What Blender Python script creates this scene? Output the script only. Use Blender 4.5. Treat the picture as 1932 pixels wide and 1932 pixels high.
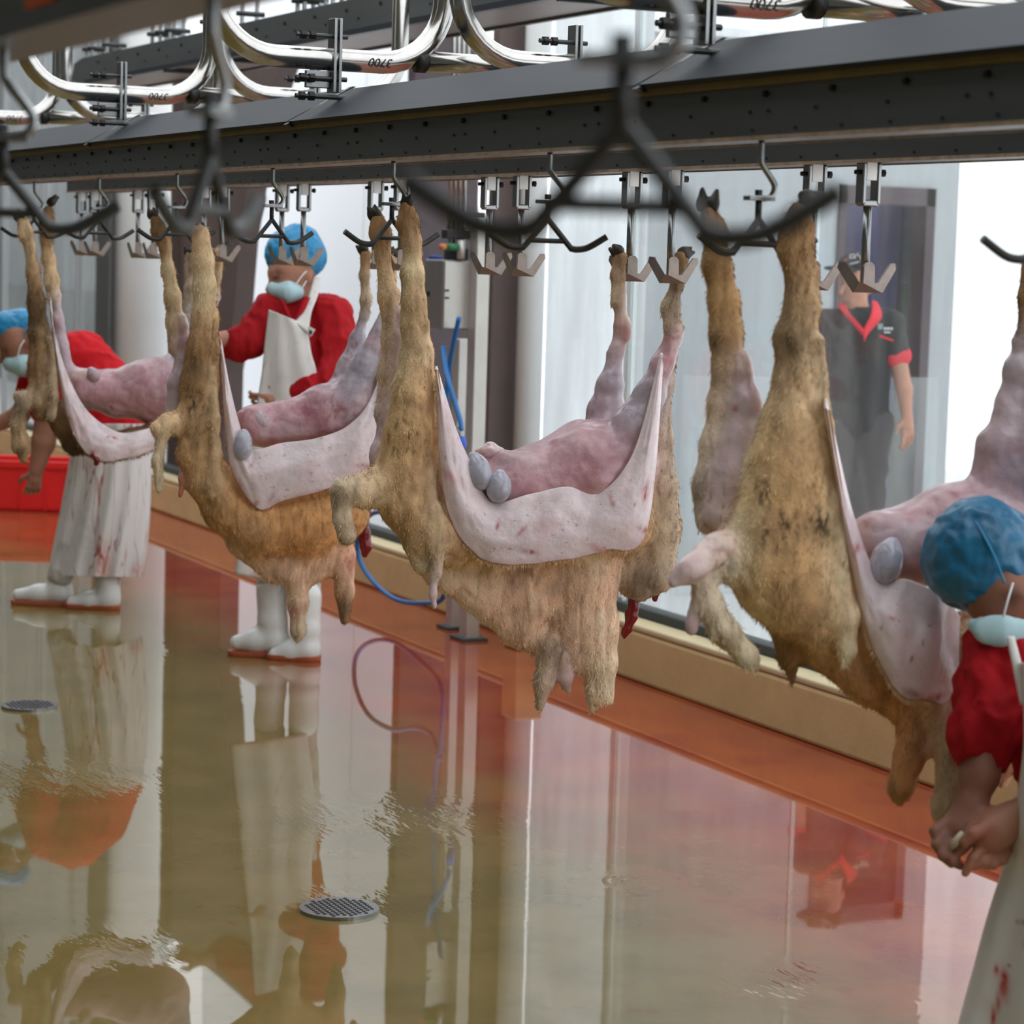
import bpy, math, random
import numpy as np
from mathutils import Vector, Matrix

scene = bpy.context.scene
for o in list(bpy.data.objects):
    bpy.data.objects.remove(o, do_unlink=True)
COL = scene.collection
random.seed(7); RNG = np.random.default_rng(7)

# ------------------------------------------------------------------ camera
FPX = 4740.0; HALF = 966.0
EYE = np.array([0.0, 0.0, 1.66])
_th = math.atan(484 / FPX); _ro = math.atan(0.03); _a = math.radians(25)
_v = np.array([-math.cos(_a), math.sin(_a), 0]); _r0 = np.array([math.sin(_a), math.cos(_a), 0]); _z = np.array([0, 0, 1.0])
FWD = _v * math.cos(_th) - _z * math.sin(_th); _u0 = _z * math.cos(_th) + _v * math.sin(_th)
RGT = math.cos(_ro) * _r0 + math.sin(_ro) * _u0; UPV = -math.sin(_ro) * _r0 + math.cos(_ro) * _u0

def ray(x, y): return (FWD * FPX + RGT * (x - HALF) - UPV * (y - HALF)) / FPX
def PD(x, y, d): return EYE + ray(x, y) * d
def PX(x, y, X): r = ray(x, y); return EYE + r * (X / r[0])
def PY(x, y, Y): r = ray(x, y); return EYE + r * (Y / r[1])
def PZ(x, y, z=0.0): r = ray(x, y); return EYE + r * ((z - EYE[2]) / r[2])
def depth(p): return float((np.asarray(p) - EYE) @ FWD)

cam = bpy.data.cameras.new('camera'); camo = bpy.data.objects.new('camera', cam); COL.objects.link(camo)
cam.sensor_width = 36; cam.sensor_fit = 'HORIZONTAL'; cam.lens = 36 * FPX / 1932
cam.clip_start = 0.05; cam.clip_end = 200
M = Matrix(((RGT[0], UPV[0], -FWD[0], EYE[0]), (RGT[1], UPV[1], -FWD[1], EYE[1]), (RGT[2], UPV[2], -FWD[2], EYE[2]), (0, 0, 0, 1)))
camo.matrix_world = M
cam.dof.use_dof = True; cam.dof.focus_distance = 6.1; cam.dof.aperture_fstop = 6.0
scene.camera = camo

# ------------------------------------------------------------------ light
world = bpy.data.worlds.new('world'); scene.world = world; world.use_nodes = True
bgn = world.node_tree.nodes['Background']
bgn.inputs[0].default_value = (0.93, 0.965, 1.0, 1); bgn.inputs[1].default_value = 0.95
scene.view_settings.view_transform = 'Standard'; scene.view_settings.look = 'None'
scene.view_settings.gamma = 1.0; scene.view_settings.exposure = 1.12
scene.view_settings.use_curve_mapping = False

# ------------------------------------------------------------------ helpers
def lin(r, g=None, b=None):
    if g is None: r, g, b = r
    f = lambda c: (c / 255 / 12.92) if c / 255 <= 0.04045 else ((c / 255 + 0.055) / 1.055) ** 2.4
    return (f(r), f(g), f(b), 1.0)

MATS = {}
def mat(name, col, rough=0.5, metal=0.0, var=0.0, vscale=8.0, bump=0.0, bscale=60.0, spec=0.5, stretch=None, attr=False, sss=0.0, coat=0.0):
    if name in MATS: return MATS[name]
    m = bpy.data.materials.new(name); m.use_nodes = True; nt = m.node_tree; N = nt.nodes; L = nt.links
    b = N['Principled BSDF']
    b.inputs['Roughness'].default_value = rough; b.inputs['Metallic'].default_value = metal
    b.inputs['Specular IOR Level'].default_value = spec
    if coat: b.inputs['Coat Weight'].default_value = coat; b.inputs['Coat Roughness'].default_value = 0.15
    if sss:
        b.inputs['Subsurface Weight'].default_value = sss; b.inputs['Subsurface Radius'].default_value = (0.02, 0.008, 0.005); b.inputs['Subsurface Scale'].default_value = 0.4
    tc = N.new('ShaderNodeTexCoord')
    vec = tc.outputs['Object']
    if stretch:
        mp = N.new('ShaderNodeMapping'); mp.inputs['Scale'].default_value = stretch; L.new(vec, mp.inputs['Vector']); vec = mp.outputs['Vector']
    if attr:
        at = N.new('ShaderNodeAttribute'); at.attribute_name = 'Col'; src = at.outputs['Color']
    else:
        rgb = N.new('ShaderNodeRGB'); rgb.outputs[0].default_value = (*col[:3], 1); src = rgb.outputs[0]
    if var:
        nz = N.new('ShaderNodeTexNoise'); nz.inputs['Scale'].default_value = vscale; nz.inputs['Detail'].default_value = 6; nz.inputs['Roughness'].default_value = 0.65
        L.new(vec, nz.inputs['Vector'])
        mr = N.new('ShaderNodeMapRange'); mr.inputs[1].default_value = 0.3; mr.inputs[2].default_value = 0.7; mr.inputs[3].default_value = 1 - var; mr.inputs[4].default_value = 1 + var * 0.6
        L.new(nz.outputs['Fac'], mr.inputs[0])
        mx = N.new('ShaderNodeVectorMath'); mx.operation = 'SCALE'; L.new(src, mx.inputs[0]); L.new(mr.outputs[0], mx.inputs['Scale']); src = mx.outputs[0]
    L.new(src, b.inputs['Base Color'])
    if bump:
        nb = N.new('ShaderNodeTexNoise'); nb.inputs['Scale'].default_value = bscale; nb.inputs['Detail'].default_value = 4; L.new(vec, nb.inputs['Vector'])
        bp = N.new('ShaderNodeBump'); bp.inputs['Strength'].default_value = bump; bp.inputs['Distance'].default_value = 0.01; L.new(nb.outputs['Fac'], bp.inputs['Height']); L.new(bp.outputs[0], b.inputs['Normal'])
    MATS[name] = m; return m

def mesh_obj(name, verts, faces, material, parent=None, smooth=False, loc=None, cols=None, matidx=None):
    """links ONE mesh object; verts are world coordinates, stored relative to the parent thing (or to loc)"""
    verts = np.asarray(verts, dtype=np.float64).reshape(-1, 3)
    if parent is not None: base = np.array(parent.matrix_world.translation) if not parent.get('_w') else np.array(parent['_w'])
    else: base = np.array(loc) if loc is not None else np.zeros(3)
    me = bpy.data.meshes.new(name)
    me.from_pydata((verts - base).tolist(), [], [list(map(int, f)) for f in faces] if not isinstance(faces, np.ndarray) else faces.tolist())
    mats = material if isinstance(material, (list, tuple)) else [material]
    for m in mats: me.materials.append(m)
    if smooth: me.polygons.foreach_set('use_smooth', [True] * len(me.polygons))
    if matidx is not None: me.polygons.foreach_set('material_index', np.asarray(matidx, dtype=np.int32))
    if cols is not None:
        ca = me.color_attributes.new('Col', 'FLOAT_COLOR', 'POINT')
        c = np.ones((len(verts), 4), dtype=np.float32); c[:, :3] = np.asarray(cols)[:, :3]; ca.data.foreach_set('color', c.ravel())
    me.update()
    o = bpy.data.objects.new(name, me); COL.objects.link(o)
    if parent is not None: o.parent = parent
    else: o.location = base
    o['_w'] = [float(q) for q in base]
    return o

def tag(o, label=None, cat=None, group=None, kind=None):
    if label: o['label'] = label
    if cat: o['category'] = cat
    if group: o['group'] = group
    if kind: o['kind'] = kind
    return o

def thing(name, loc, label, cat, group=None):
    o = bpy.data.objects.new(name, None); COL.objects.link(o); o.location = [float(q) for q in loc]; o['_w'] = [float(q) for q in loc]
    o.empty_display_size = 0.1
    return tag(o, label, cat, group)

def nrm(a):
    a = np.asarray(a, dtype=float); n = np.linalg.norm(a); return a / n if n > 1e-12 else a

class MB:
    """collects simple shapes into one mesh"""
    def __init__(s): s.v = []; s.f = []
    def add(s, v, f):
        o = len(s.v); s.v += [np.asarray(q, dtype=float) for q in v]; s.f += [[i + o for i in q] for q in f]; return s
    def box(s, lo, hi):
        x0, y0, z0 = lo; x1, y1, z1 = hi
        return s.add([(x0, y0, z0), (x1, y0, z0), (x1, y1, z0), (x0, y1, z0), (x0, y0, z1), (x1, y0, z1), (x1, y1, z1), (x0, y1, z1)],
                     [(0, 3, 2, 1), (4, 5, 6, 7), (0, 1, 5, 4), (1, 2, 6, 5), (2, 3, 7, 6), (3, 0, 4, 7)])
    def obox(s, c, ax, ay, az):
        c, ax, ay, az = [np.asarray(q, float) for q in (c, ax, ay, az)]
        vs = [c + i * ax + j * ay + k * az for k in (-1, 1) for j, i in ((-1, -1), (-1, 1), (1, 1), (1, -1))]
        return s.add(vs, [(0, 3, 2, 1), (4, 5, 6, 7), (0, 1, 5, 4), (1, 2, 6, 5), (2, 3, 7, 6), (3, 0, 4, 7)])
    def prism(s, poly, n):
        """poly: 3-D outline points, extruded by vector n"""
        k = len(poly); n = np.asarray(n, float); a = [np.asarray(p, float) for p in poly]
        return s.add(a + [p + n for p in a], [list(range(k))[::-1], list(range(k, 2 * k))] + [(i, (i + 1) % k, (i + 1) % k + k, i + k) for i in range(k)])
    def tube(s, pts, r, n=10, caps=True, flat=None):
        pts = [np.asarray(p, float) for p in pts]; m = len(pts)
        rr = r if isinstance(r, (list, tuple)) else [r] * m
        T = [nrm(pts[min(i + 1, m - 1)] - pts[max(i - 1, 0)]) for i in range(m)]
        a = np.array([0, 0, 1.0]) if abs(T[0][2]) < 0.9 else np.array([1.0, 0, 0])
        u = nrm(np.cross(T[0], a)); vs = []; fs = []
        for i in range(m):
            u = nrm(u - T[i] * (u @ T[i])); w = np.cross(T[i], u)
            for j in range(n):
                t = 2 * math.pi * j / n; vs.append(pts[i] + rr[i] * (math.cos(t) * u + math.sin(t) * w))
        for i in range(m - 1):
            for j in range(n):
                fs.append((i * n + j, i * n + (j + 1) % n, (i + 1) * n + (j + 1) % n, (i + 1) * n + j))
        if caps: fs.append(list(range(n))[::-1]); fs.append([(m - 1) * n + j for j in range(n)])
        return s.add(vs, fs)
    def build(s, name, material, parent=None, smooth=False, loc=None, bevel=0.0):
        o = mesh_obj(name, s.v, s.f, material, parent, smooth, loc)
        if bevel:
            b = o.modifiers.new('bevel', 'BEVEL'); b.width = bevel; b.segments = 2; b.limit_method = 'ANGLE'; b.angle_limit = 0.6
        return o

def smooth_path(pts, n=8, closed=False):
    """Catmull-Rom through points (any dimension)"""
    P = [np.asarray(p, float) for p in pts]
    out = []
    m = len(P)
    for i in range(m - 1):
        p0 = P[max(i - 1, 0)]; p1 = P[i]; p2 = P[i + 1]; p3 = P[min(i + 2, m - 1)]
        for k in range(n):
            t = k / n
            out.append(0.5 * ((2 * p1) + (-p0 + p2) * t + (2 * p0 - 5 * p1 + 4 * p2 - p3) * t * t + (-p0 + 3 * p1 - 3 * p2 + p3) * t ** 3))
    out.append(P[-1]); return out

def copy_tree(o, parent=None):
    c = o.copy(); COL.objects.link(c); c.parent = parent
    for ch in list(o.children): copy_tree(ch, c)
    return c

# ------------------------------------------------------------------ signed distance modelling (smooth unions, surface nets)
def vnoise(p, seed=0):
    """value noise in [-1,1], p (n,3)"""
    i = np.floor(p).astype(np.int64); f = p - i; f = f * f * (3 - 2 * f)
    def h(x, y, z):
        n = (x * 374761393 + y * 668265263 + z * 2147483647 + seed * 1274126177) & 0xffffffff
        n = ((n ^ (n >> 13)) * 1274126177) & 0xffffffff
        return ((n ^ (n >> 16)) & 0xffff) / 32767.5 - 1
    r = 0
    for dx in (0, 1):
        for dy in (0, 1):
            for dz in (0, 1):
                w = (f[:, 0] if dx else 1 - f[:, 0]) * (f[:, 1] if dy else 1 - f[:, 1]) * (f[:, 2] if dz else 1 - f[:, 2])
                r = r + w * h(i[:, 0] + dx, i[:, 1] + dy, i[:, 2] + dz)
    return r
def fbm(p, seed=0, oct=3):
    r = 0; a = 1; s = 0
    for k in range(oct): r = r + a * vnoise(p * 2 ** k + 17.3 * k, seed + k); s += a; a *= 0.5
    return r / s

class SDF:
    """round cones and ellipsoids blended smoothly; frame axes (right, up, forward) of the camera so prims can be flattened in depth"""
    def __init__(s, vox=0.006): s.p = []; s.vox = vox
    def cone(s, a, ra, b, rb, col, k=0.02, flat=1.0, fax=None, sub=False, tag=0):
        s.p.append(dict(a=np.asarray(a, float), b=np.asarray(b, float), ra=ra, rb=rb, col=np.asarray(col[:3], float), k=k, flat=flat, fax=FWD if fax is None else nrm(fax), sub=sub, tag=tag)); return s
    def chain(s, pts, col, k=0.02, flat=1.0, fax=None, tag=0, cols=None):
        for i in range(len(pts) - 1):
            (a, ra), (b, rb) = pts[i], pts[i + 1]
            s.cone(a, ra, b, rb, col if cols is None else cols[i], k, flat, fax, tag=tag)
        return s
    def ell(s, c, ax, col, k=0.02, sub=False, tag=0):
        """ax: three half-axis vectors (orthogonal)"""
        s.p.append(dict(c=np.asarray(c, float), ax=[np.asarray(q, float) for q in ax], col=np.asarray(col[:3], float), k=k, sub=sub, tag=tag)); return s
    @staticmethod
    def dist(q, P):
        if 'c' in q:
            d = P - q['c']; ls = [np.linalg.norm(a) for a in q['ax']]
            e = np.stack([(d @ (a / l)) / l for a, l in zip(q['ax'], ls)], -1)
            e2 = np.stack([(d @ (a / l)) / (l * l) for a, l in zip(q['ax'], ls)], -1)
            k0 = np.linalg.norm(e, axis=-1); k1 = np.linalg.norm(e2, axis=-1) + 1e-9
            return np.where(k0 < 1e-6, -min(ls), k0 * (k0 - 1) / k1)
        ba = q['b'] - q['a']; L2 = ba @ ba + 1e-12; pa = P - q['a']
        t = np.clip((pa @ ba) / L2, 0, 1); d = pa - t[..., None] * ba
        r = q['ra'] + (q['rb'] - q['ra']) * t
        dd = (d * d).sum(-1)
        if q['flat'] != 1.0:
            w = d @ q['fax']; dd = dd - w * w + (w / q['flat']) ** 2
        return np.sqrt(np.maximum(dd, 0)) - r
    def bounds(s, q):
        if 'c' in q:
            e = np.sqrt(sum(a * a for a in q['ax'])); return q['c'] - e, q['c'] + e
        m = max(1.0, q['flat']); lo = np.minimum(q['a'] - q['ra'] * m, q['b'] - q['rb'] * m); hi = np.maximum(q['a'] + q['ra'] * m, q['b'] + q['rb'] * m); return lo, hi
    def mesh(s, smooth_it=1):
        h = s.vox; bs = [s.bounds(q) for q in s.p if not q['sub']]
        lo = np.min([b[0] for b in bs], 0) - 4 * h; hi = np.max([b[1] for b in bs], 0) + 4 * h
        n = np.ceil((hi - lo) / h).astype(int) + 1
        F = np.full(n, 1.0, dtype=np.float32)
        for q in s.p:
            b0, b1 = s.bounds(q); pad = q['k'] + 3 * h
            i0 = np.maximum(np.floor((b0 - pad - lo) / h).astype(int), 0); i1 = np.minimum(np.ceil((b1 + pad - lo) / h).astype(int) + 1, n)
            if np.any(i1 <= i0): continue
            g = np.stack(np.meshgrid(*[lo[a] + h * np.arange(i0[a], i1[a]) for a in range(3)], indexing='ij'), -1)
            d = s.dist(q, g).astype(np.float32); sl = tuple(slice(i0[a], i1[a]) for a in range(3)); f = F[sl]; k = max(q['k'], 1e-5)
            if q['sub']:
                hh = np.clip(0.5 - 0.5 * (f + d) / k, 0, 1); F[sl] = f + (-d - f) * hh + k * hh * (1 - hh)
            else:
                hh = np.maximum(k - np.abs(f - d), 0) / k; F[sl] = np.minimum(f, d) - hh * hh * k * 0.25
        V, Q = surface_nets(F, lo, h)
        for _ in range(smooth_it): V = relax(V, Q)
        return V, Q
    def colors(s, V, tau=0.01):
        num = np.zeros((len(V), 3)); den = np.zeros(len(V)); D = [s.dist(q, V) for q in s.p if not q['sub']]
        dm = np.min(D, 0)
        for q, d in zip([q for q in s.p if not q['sub']], D):
            w = np.exp(-(d - dm) / tau); num += w[:, None] * q['col']; den += w
        return num / den[:, None]
    def tags(s, V):
        ps = [q for q in s.p if not q['sub']]; D = np.stack([s.dist(q, V) for q in ps]); return np.array([q['tag'] for q in ps])[np.argmin(D, 0)]

def surface_nets(F, lo, h):
    S = F < 0
    c = S[:-1, :-1, :-1].astype(np.int8)
    for o in [(1, 0, 0), (0, 1, 0), (0, 0, 1), (1, 1, 0), (1, 0, 1), (0, 1, 1), (1, 1, 1)]:
        c = c + S[o[0]:F.shape[0] - 1 + o[0], o[1]:F.shape[1] - 1 + o[1], o[2]:F.shape[2] - 1 + o[2]]
    act = (c > 0) & (c < 8); idx = np.argwhere(act)
    vid = np.full(act.shape, -1, dtype=np.int64); vid[act] = np.arange(len(idx))
    pos = np.zeros((len(idx), 3)); cnt = np.zeros(len(idx))
    cor = [(0, 0, 0), (1, 0, 0), (0, 1, 0), (1, 1, 0), (0, 0, 1), (1, 0, 1), (0, 1, 1), (1, 1, 1)]
    val = [F[idx[:, 0] + a, idx[:, 1] + b, idx[:, 2] + d] for a, b, d in cor]
    for i in range(8):
        for j in range(i + 1, 8):
            if sum(abs(cor[i][q] - cor[j][q]) for q in range(3)) != 1: continue
            m = (val[i] < 0) != (val[j] < 0); t = np.where(m, val[i] / np.where(m, val[i] - val[j], 1), 0)
            p = np.array(cor[i]) + t[:, None] * (np.array(cor[j]) - np.array(cor[i])); pos += p * m[:, None]; cnt += m
    V = lo + h * (idx + pos / cnt[:, None])
    quads = []
    for ax in range(3):
        A = S.take(range(S.shape[ax] - 1), ax); B = S.take(range(1, S.shape[ax]), ax); e = np.argwhere(A != B)
        u, w = (ax + 1) % 3, (ax + 2) % 3
        e = e[(e[:, u] > 0) & (e[:, w] > 0) & (e[:, u] < F.shape[u] - 1) & (e[:, w] < F.shape[w] - 1)]
        o = np.zeros(3, int); o[u] = 1; q = np.zeros(3, int); q[w] = 1
        g = lambda k: vid[k[:, 0], k[:, 1], k[:, 2]]
        a, b, c2, d = g(e - o - q), g(e - q), g(e), g(e - o)
        flip = ~A[e[:, 0], e[:, 1], e[:, 2]]
        qd = np.stack([a, b, c2, d], 1); qd[flip] = qd[flip][:, ::-1]; quads.append(qd)
    Q = np.concatenate(quads); Q = Q[(Q >= 0).all(1)]
    return V, Q

def relax(V, Q, w=0.5):
    acc = np.zeros_like(V); cnt = np.zeros(len(V))
    for i in range(4):
        a = Q[:, i]; b = Q[:, (i + 1) % 4]
        np.add.at(acc, a, V[b]); np.add.at(cnt, a, 1); np.add.at(acc, b, V[a]); np.add.at(cnt, b, 1)
    return V * (1 - w) + w * acc / np.maximum(cnt, 1)[:, None]

def vnormals(V, Q):
    n = np.cross(V[Q[:, 2]] - V[Q[:, 0]], V[Q[:, 3]] - V[Q[:, 1]]); N = np.zeros_like(V)
    for i in range(4): np.add.at(N, Q[:, i], n)
    return N / (np.linalg.norm(N, axis=1)[:, None] + 1e-12)

# ------------------------------------------------------------------ materials
steel = mat('brushed_steel', lin(150, 152, 152), 0.27, 0.95, 0.18, 14, 0.03, 200)
steel_beam = mat('beam_steel', lin(98, 102, 102), 0.36, 0.55, 0.16, 6, 0.04, 90, stretch=(0.3, 3, 3))
steel_cover = mat('cover_steel', lin(46, 50, 55), 0.6, 0.0, 0.16, 5, 0.04, 60, spec=0.15, stretch=(0.3, 2, 2))
lip_reflection = mat('reflection_yellow_lip', lin(126, 104, 46), 0.5, 0.35, 0.2, 9)  # mustard colour stands in for the reflection under the cover overhang
pipe_steel = mat('polished_pipe', lin(190, 188, 184), 0.16, 1.0, 0.1, 20)
dark_steel = mat('dark_hook_steel', lin(66, 67, 66), 0.45, 0.7, 0.25, 30)
fork_steel = mat('fork_plate_steel', lin(150, 138, 130), 0.45, 0.7, 0.2, 30)
black_iron = mat('black_bolt_head', lin(45, 44, 43), 0.5, 0.6)
white_metal = mat('white_painted_metal', lin(222, 220, 214), 0.45, 0.0, 0.06, 6)
brown_col = mat('brown_painted_column', lin(92, 78, 74), 0.55, 0.0, 0.15, 5)
pale_col = mat('pale_round_column', lin(205, 206, 204), 0.42, 0.0, 0.05, 4)
concrete = mat('ochre_kerb', lin(212, 186, 132), 0.7, 0.0, 0.12, 5, 0.1, 60)
rubber = mat('dark_rubber', lin(62, 66, 66), 0.7)
grey_wall = mat('grey_panel', lin(176, 181, 184), 0.6, 0.0, 0.03, 2)
white_wall = mat('white_panel', lin(236, 238, 240), 0.6, 0.0, 0.02, 2)
dark_wall = mat('dark_hall_wall', lin(132, 135, 134), 0.8, 0.0, 0.2, 1.5)
# ------------------------------------------------------------------ floor
def floor_material():
    m = bpy.data.materials.new('wet_floor'); m.use_nodes = True; nt = m.node_tree; N = nt.nodes; L = nt.links
    b = N['Principled BSDF']; b.inputs['Roughness'].default_value = 0.02; b.inputs['IOR'].default_value = 1.52
    geo = N.new('ShaderNodeNewGeometry'); sep = N.new('ShaderNodeSeparateXYZ'); L.new(geo.outputs['Position'], sep.inputs[0])
    def math_(op, a, b_=None, c=None, clamp=False):
        n = N.new('ShaderNodeMath'); n.operation = op; n.use_clamp = clamp
        for i, q in enumerate((a, b_, c)):
            if q is None: continue
            if isinstance(q, (int, float)): n.inputs[i].default_value = q
            else: L.new(q, n.inputs[i])
        return n.outputs[0]
    def noise(scale, detail=4, vec=None, rough=0.6):
        n = N.new('ShaderNodeTexNoise'); n.inputs['Scale'].default_value = scale; n.inputs['Detail'].default_value = detail; n.inputs['Roughness'].default_value = rough
        L.new(vec if vec is not None else geo.outputs['Position'], n.inputs['Vector']); return n.outputs['Fac']
    def ramp(x, a, b_):
        n = N.new('ShaderNodeMapRange'); n.interpolation_type = 'SMOOTHSTEP'; n.inputs[1].default_value = a; n.inputs[2].default_value = b_; L.new(x, n.inputs[0]); return n.outputs[0]
    def mix(f, a, c):
        n = N.new('ShaderNodeMix'); n.data_type = 'RGBA'; L.new(f, n.inputs[0])
        for i, q in ((6, a), (7, c)):
            if isinstance(q, tuple): n.inputs[i].default_value = q
            else: L.new(q, n.inputs[i])
        return n.outputs[2]
    nz = noise(0.9, 3); nz2 = noise(3.0, 5); nz3 = noise(11, 5)
    yy = math_('ADD', sep.outputs[1], math_('MULTIPLY', math_('SUBTRACT', nz, 0.5), 1.6))
    yy = math_('ADD', yy, math_('MULTIPLY', ramp(sep.outputs[0], -11.0, -7.5), 0.3))
    red = ramp(yy, 2.95, 4.1)
    base = mix(ramp(nz2, 0.35, 0.7), lin(130, 112, 68), lin(114, 100, 58))
    redc = mix(ramp(nz2, 0.35, 0.65), lin(158, 74, 42), lin(140, 54, 40))
    col = mix(red, base, redc)
    stain = math_('MULTIPLY', ramp(nz3, 0.58, 0.72), ramp(nz, 0.45, 0.6))
    col = mix(math_('MULTIPLY', stain, 0.35), col, lin(120, 45, 35))
    L.new(col, b.inputs['Base Color'])
    # ripples: thin water film, stronger in disturbed patches, rings where drops fall
    mp = N.new('ShaderNodeMapping'); mp.inputs['Rotation'].default_value = (0, 0, -math.radians(25)); mp.inputs['Scale'].default_value = (0.7, 2.2, 1); L.new(geo.outputs['Position'], mp.inputs[0])
    def gauss(px, py, r):
        p = PZ(px, py); dx = math_('SUBTRACT', sep.outputs[0], float(p[0])); dy = math_('SUBTRACT', sep.outputs[1], float(p[1]))
        d2 = math_('ADD', math_('MULTIPLY', dx, dx), math_('MULTIPLY', dy, dy))
        return d2, math_('POWER', 2.718, math_('MULTIPLY', d2, -1.0 / (r * r)))
    amp = math_('MULTIPLY', ramp(noise(0.55, 2), 0.5, 0.75), 0.03)
    for px, py, r, s in ((720, 1540, 0.24, 0.8), (650, 1700, 0.12, 0.5), (80, 1470, 0.3, 0.4), (430, 1230, 0.25, 0.25), (1450, 1850, 0.16, 0.5), (150, 1790, 0.2, 0.15)):
        amp = math_('ADD', amp, math_('MULTIPLY', gauss(px, py, r)[1], s))
    h = math_('MULTIPLY', amp, math_('ADD', noise(5.5, 3, mp.outputs[0]), math_('MULTIPLY', noise(17, 2, mp.outputs[0]), 0.35)))
    h = math_('ADD', h, math_('MULTIPLY', noise(2.0, 2, mp.outputs[0]), 0.02))
    for px, py, r, ra in ((1208, 1664, 0.09, 0.03), (1640, 1895, 0.1, 0.008), (20, 1480, 0.15, 0.008)):
        d2, g = gauss(px, py, r)
        h = math_('ADD', h, math_('MULTIPLY', math_('MULTIPLY', g, math_('SINE', math_('MULTIPLY', math_('SQRT', d2), 190.0))), ra))
    bp = N.new('ShaderNodeBump'); bp.inputs['Strength'].default_value = 0.35; bp.inputs['Distance'].default_value = 0.02
    L.new(h, bp.inputs['Height']); L.new(bp.outputs[0], b.inputs['Normal'])
    return m

def struct(o): o['kind'] = 'structure'; return o
fl = MB().box((-30, -5, -0.12), (8, 4.62, 0)).build('floor', floor_material()); struct(fl)
corr_mat = mat('corridor_floor', lin(225, 228, 230), 0.3, 0, 0.04, 2)
struct(MB().box((-30, 4.86, -0.12), (8, 12, 0)).build('floor_corridor', corr_mat))
struct(MB().box((-30, -5.2, 0), (8, -5, 5)).build('wall_front', dark_wall))
struct(MB().box((8, -5, 0), (8.2, 4.6, 5)).build('wall_right', dark_wall))
struct(MB().box((-30.2, -5.2, 0), (-30, 8, 9)).build('wall_left', dark_wall))

struct(MB().box((-30, -5, 4.4), (8, 0.3, 4.6)).build('ceiling', mat('ceiling_grey', lin(185, 186, 184), 0.8)))
# kerb along the glass wall
kerb = struct(MB().box((-30, 4.6, 0), (4, 4.86, 0.2)).build('trim_1', concrete, bevel=0.015))
struct(MB().box((-30, 4.6, 0.2), (4, 4.72, 0.225)).build('trim_2', mat('kerb_ledge', lin(206, 190, 150), 0.6, 0, 0.1, 6), bevel=0.008))
struct(MB().box((-30, 4.722, 0.2), (4, 4.80, 0.262)).build('trim_3', rubber, bevel=0.006))

# glass
def glass_material(name, dust=0.10, tint=(0.95, 0.97, 0.97, 1), gl=0.12):
    m = bpy.data.materials.new(name); m.use_nodes = True; nt = m.node_tree; N = nt.nodes; L = nt.links; N.remove(N['Principled BSDF'])
    tr = N.new('ShaderNodeBsdfTransparent'); tr.inputs[0].default_value = tint
    gs = N.new('ShaderNodeBsdfGlossy'); gs.inputs['Roughness'].default_value = 0.02
    df = N.new('ShaderNodeBsdfDiffuse'); df.inputs[0].default_value = (0.8, 0.82, 0.83, 1)
    fc = N.new('ShaderNodeLayerWeight'); pw_ = N.new('ShaderNodeMath'); pw_.operation = 'POWER'; pw_.inputs[1].default_value = 4.0; L.new(fc.outputs['Facing'], pw_.inputs[0]); lw = N.new('ShaderNodeMath'); lw.operation = 'MULTIPLY_ADD'; lw.inputs[1].default_value = 0.6; lw.inputs[2].default_value = 0.03; L.new(pw_.outputs[0], lw.inputs[0])
    tc = N.new('ShaderNodeTexCoord'); mp = N.new('ShaderNodeMapping'); mp.inputs['Scale'].default_value = (3, 3, 0.5); L.new(tc.outputs['Object'], mp.inputs[0])
    nz = N.new('ShaderNodeTexNoise'); nz.inputs['Scale'].default_value = 2.5; nz.inputs['Detail'].default_value = 6; L.new(mp.outputs[0], nz.inputs['Vector'])
    mr = N.new('ShaderNodeMapRange'); mr.inputs[1].default_value = 0.35; mr.inputs[2].default_value = 0.75; mr.inputs[3].default_value = dust * 0.4; mr.inputs[4].default_value = dust * 1.8; L.new(nz.outputs['Fac'], mr.inputs[0])
    m1 = N.new('ShaderNodeMixShader'); L.new(lw.outputs[0], m1.inputs[0]); L.new(tr.outputs[0], m1.inputs[1]); L.new(gs.outputs[0], m1.inputs[2])
    m2 = N.new('ShaderNodeMixShader'); L.new(mr.outputs[0], m2.inputs[0]); L.new(m1.outputs[0], m2.inputs[1]); L.new(df.outputs[0], m2.inputs[2])
    L.new(m2.outputs[0], N['Material Output'].inputs[0]); return m
glass = glass_material('dusty_glass', 0.13)
glass_edge = mat('glass_edge', lin(225, 240, 240), 0.25)
xs_glass = [float(PY(px, 500, 4.76)[0]) for px in (1200, 1540)] 
xcol2 = float(PY(1030, 600, 4.76)[0])
gxs = [(xcol2 + 0.01, xs_glass[0] - 0.006), (xs_glass[0] + 0.006, xs_glass[1] - 0.006), (xs_glass[1] + 0.006, -4.9), (-4.888, -3.0)]
for i, (a, b) in enumerate(gxs):
    w = struct(MB().box((a, 4.755, 0.25), (b, 4.765, 3.4)).build('window_%d' % (i + 1), glass))
    MB().box((b - 0.004, 4.752, 0.25), (b + 0.006, 4.768, 3.4)).build('glass_edge', glass_edge, w)
xl0 = float(PY(180, 450, 4.76)[0])
for i, px in enumerate((150, 85, 10)):
    a = float(PY(px, 450, 4.76)[0]); b = xl0 if i == 0 else float(PY((150, 85, 10)[i - 1], 450, 4.76)[0]) - 0.02
    w = struct(MB().box((a + 0.02, 4.755, 0.25), (b, 4.765, 3.4)).build('window_%d' % (i + 5), glass))
    MB().box((a - 0.02, 4.74, 0.25), (a + 0.02, 4.78, 3.4)).build('window_frame', mat('frame_grey', lin(168, 172, 174), 0.5), w)

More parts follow.
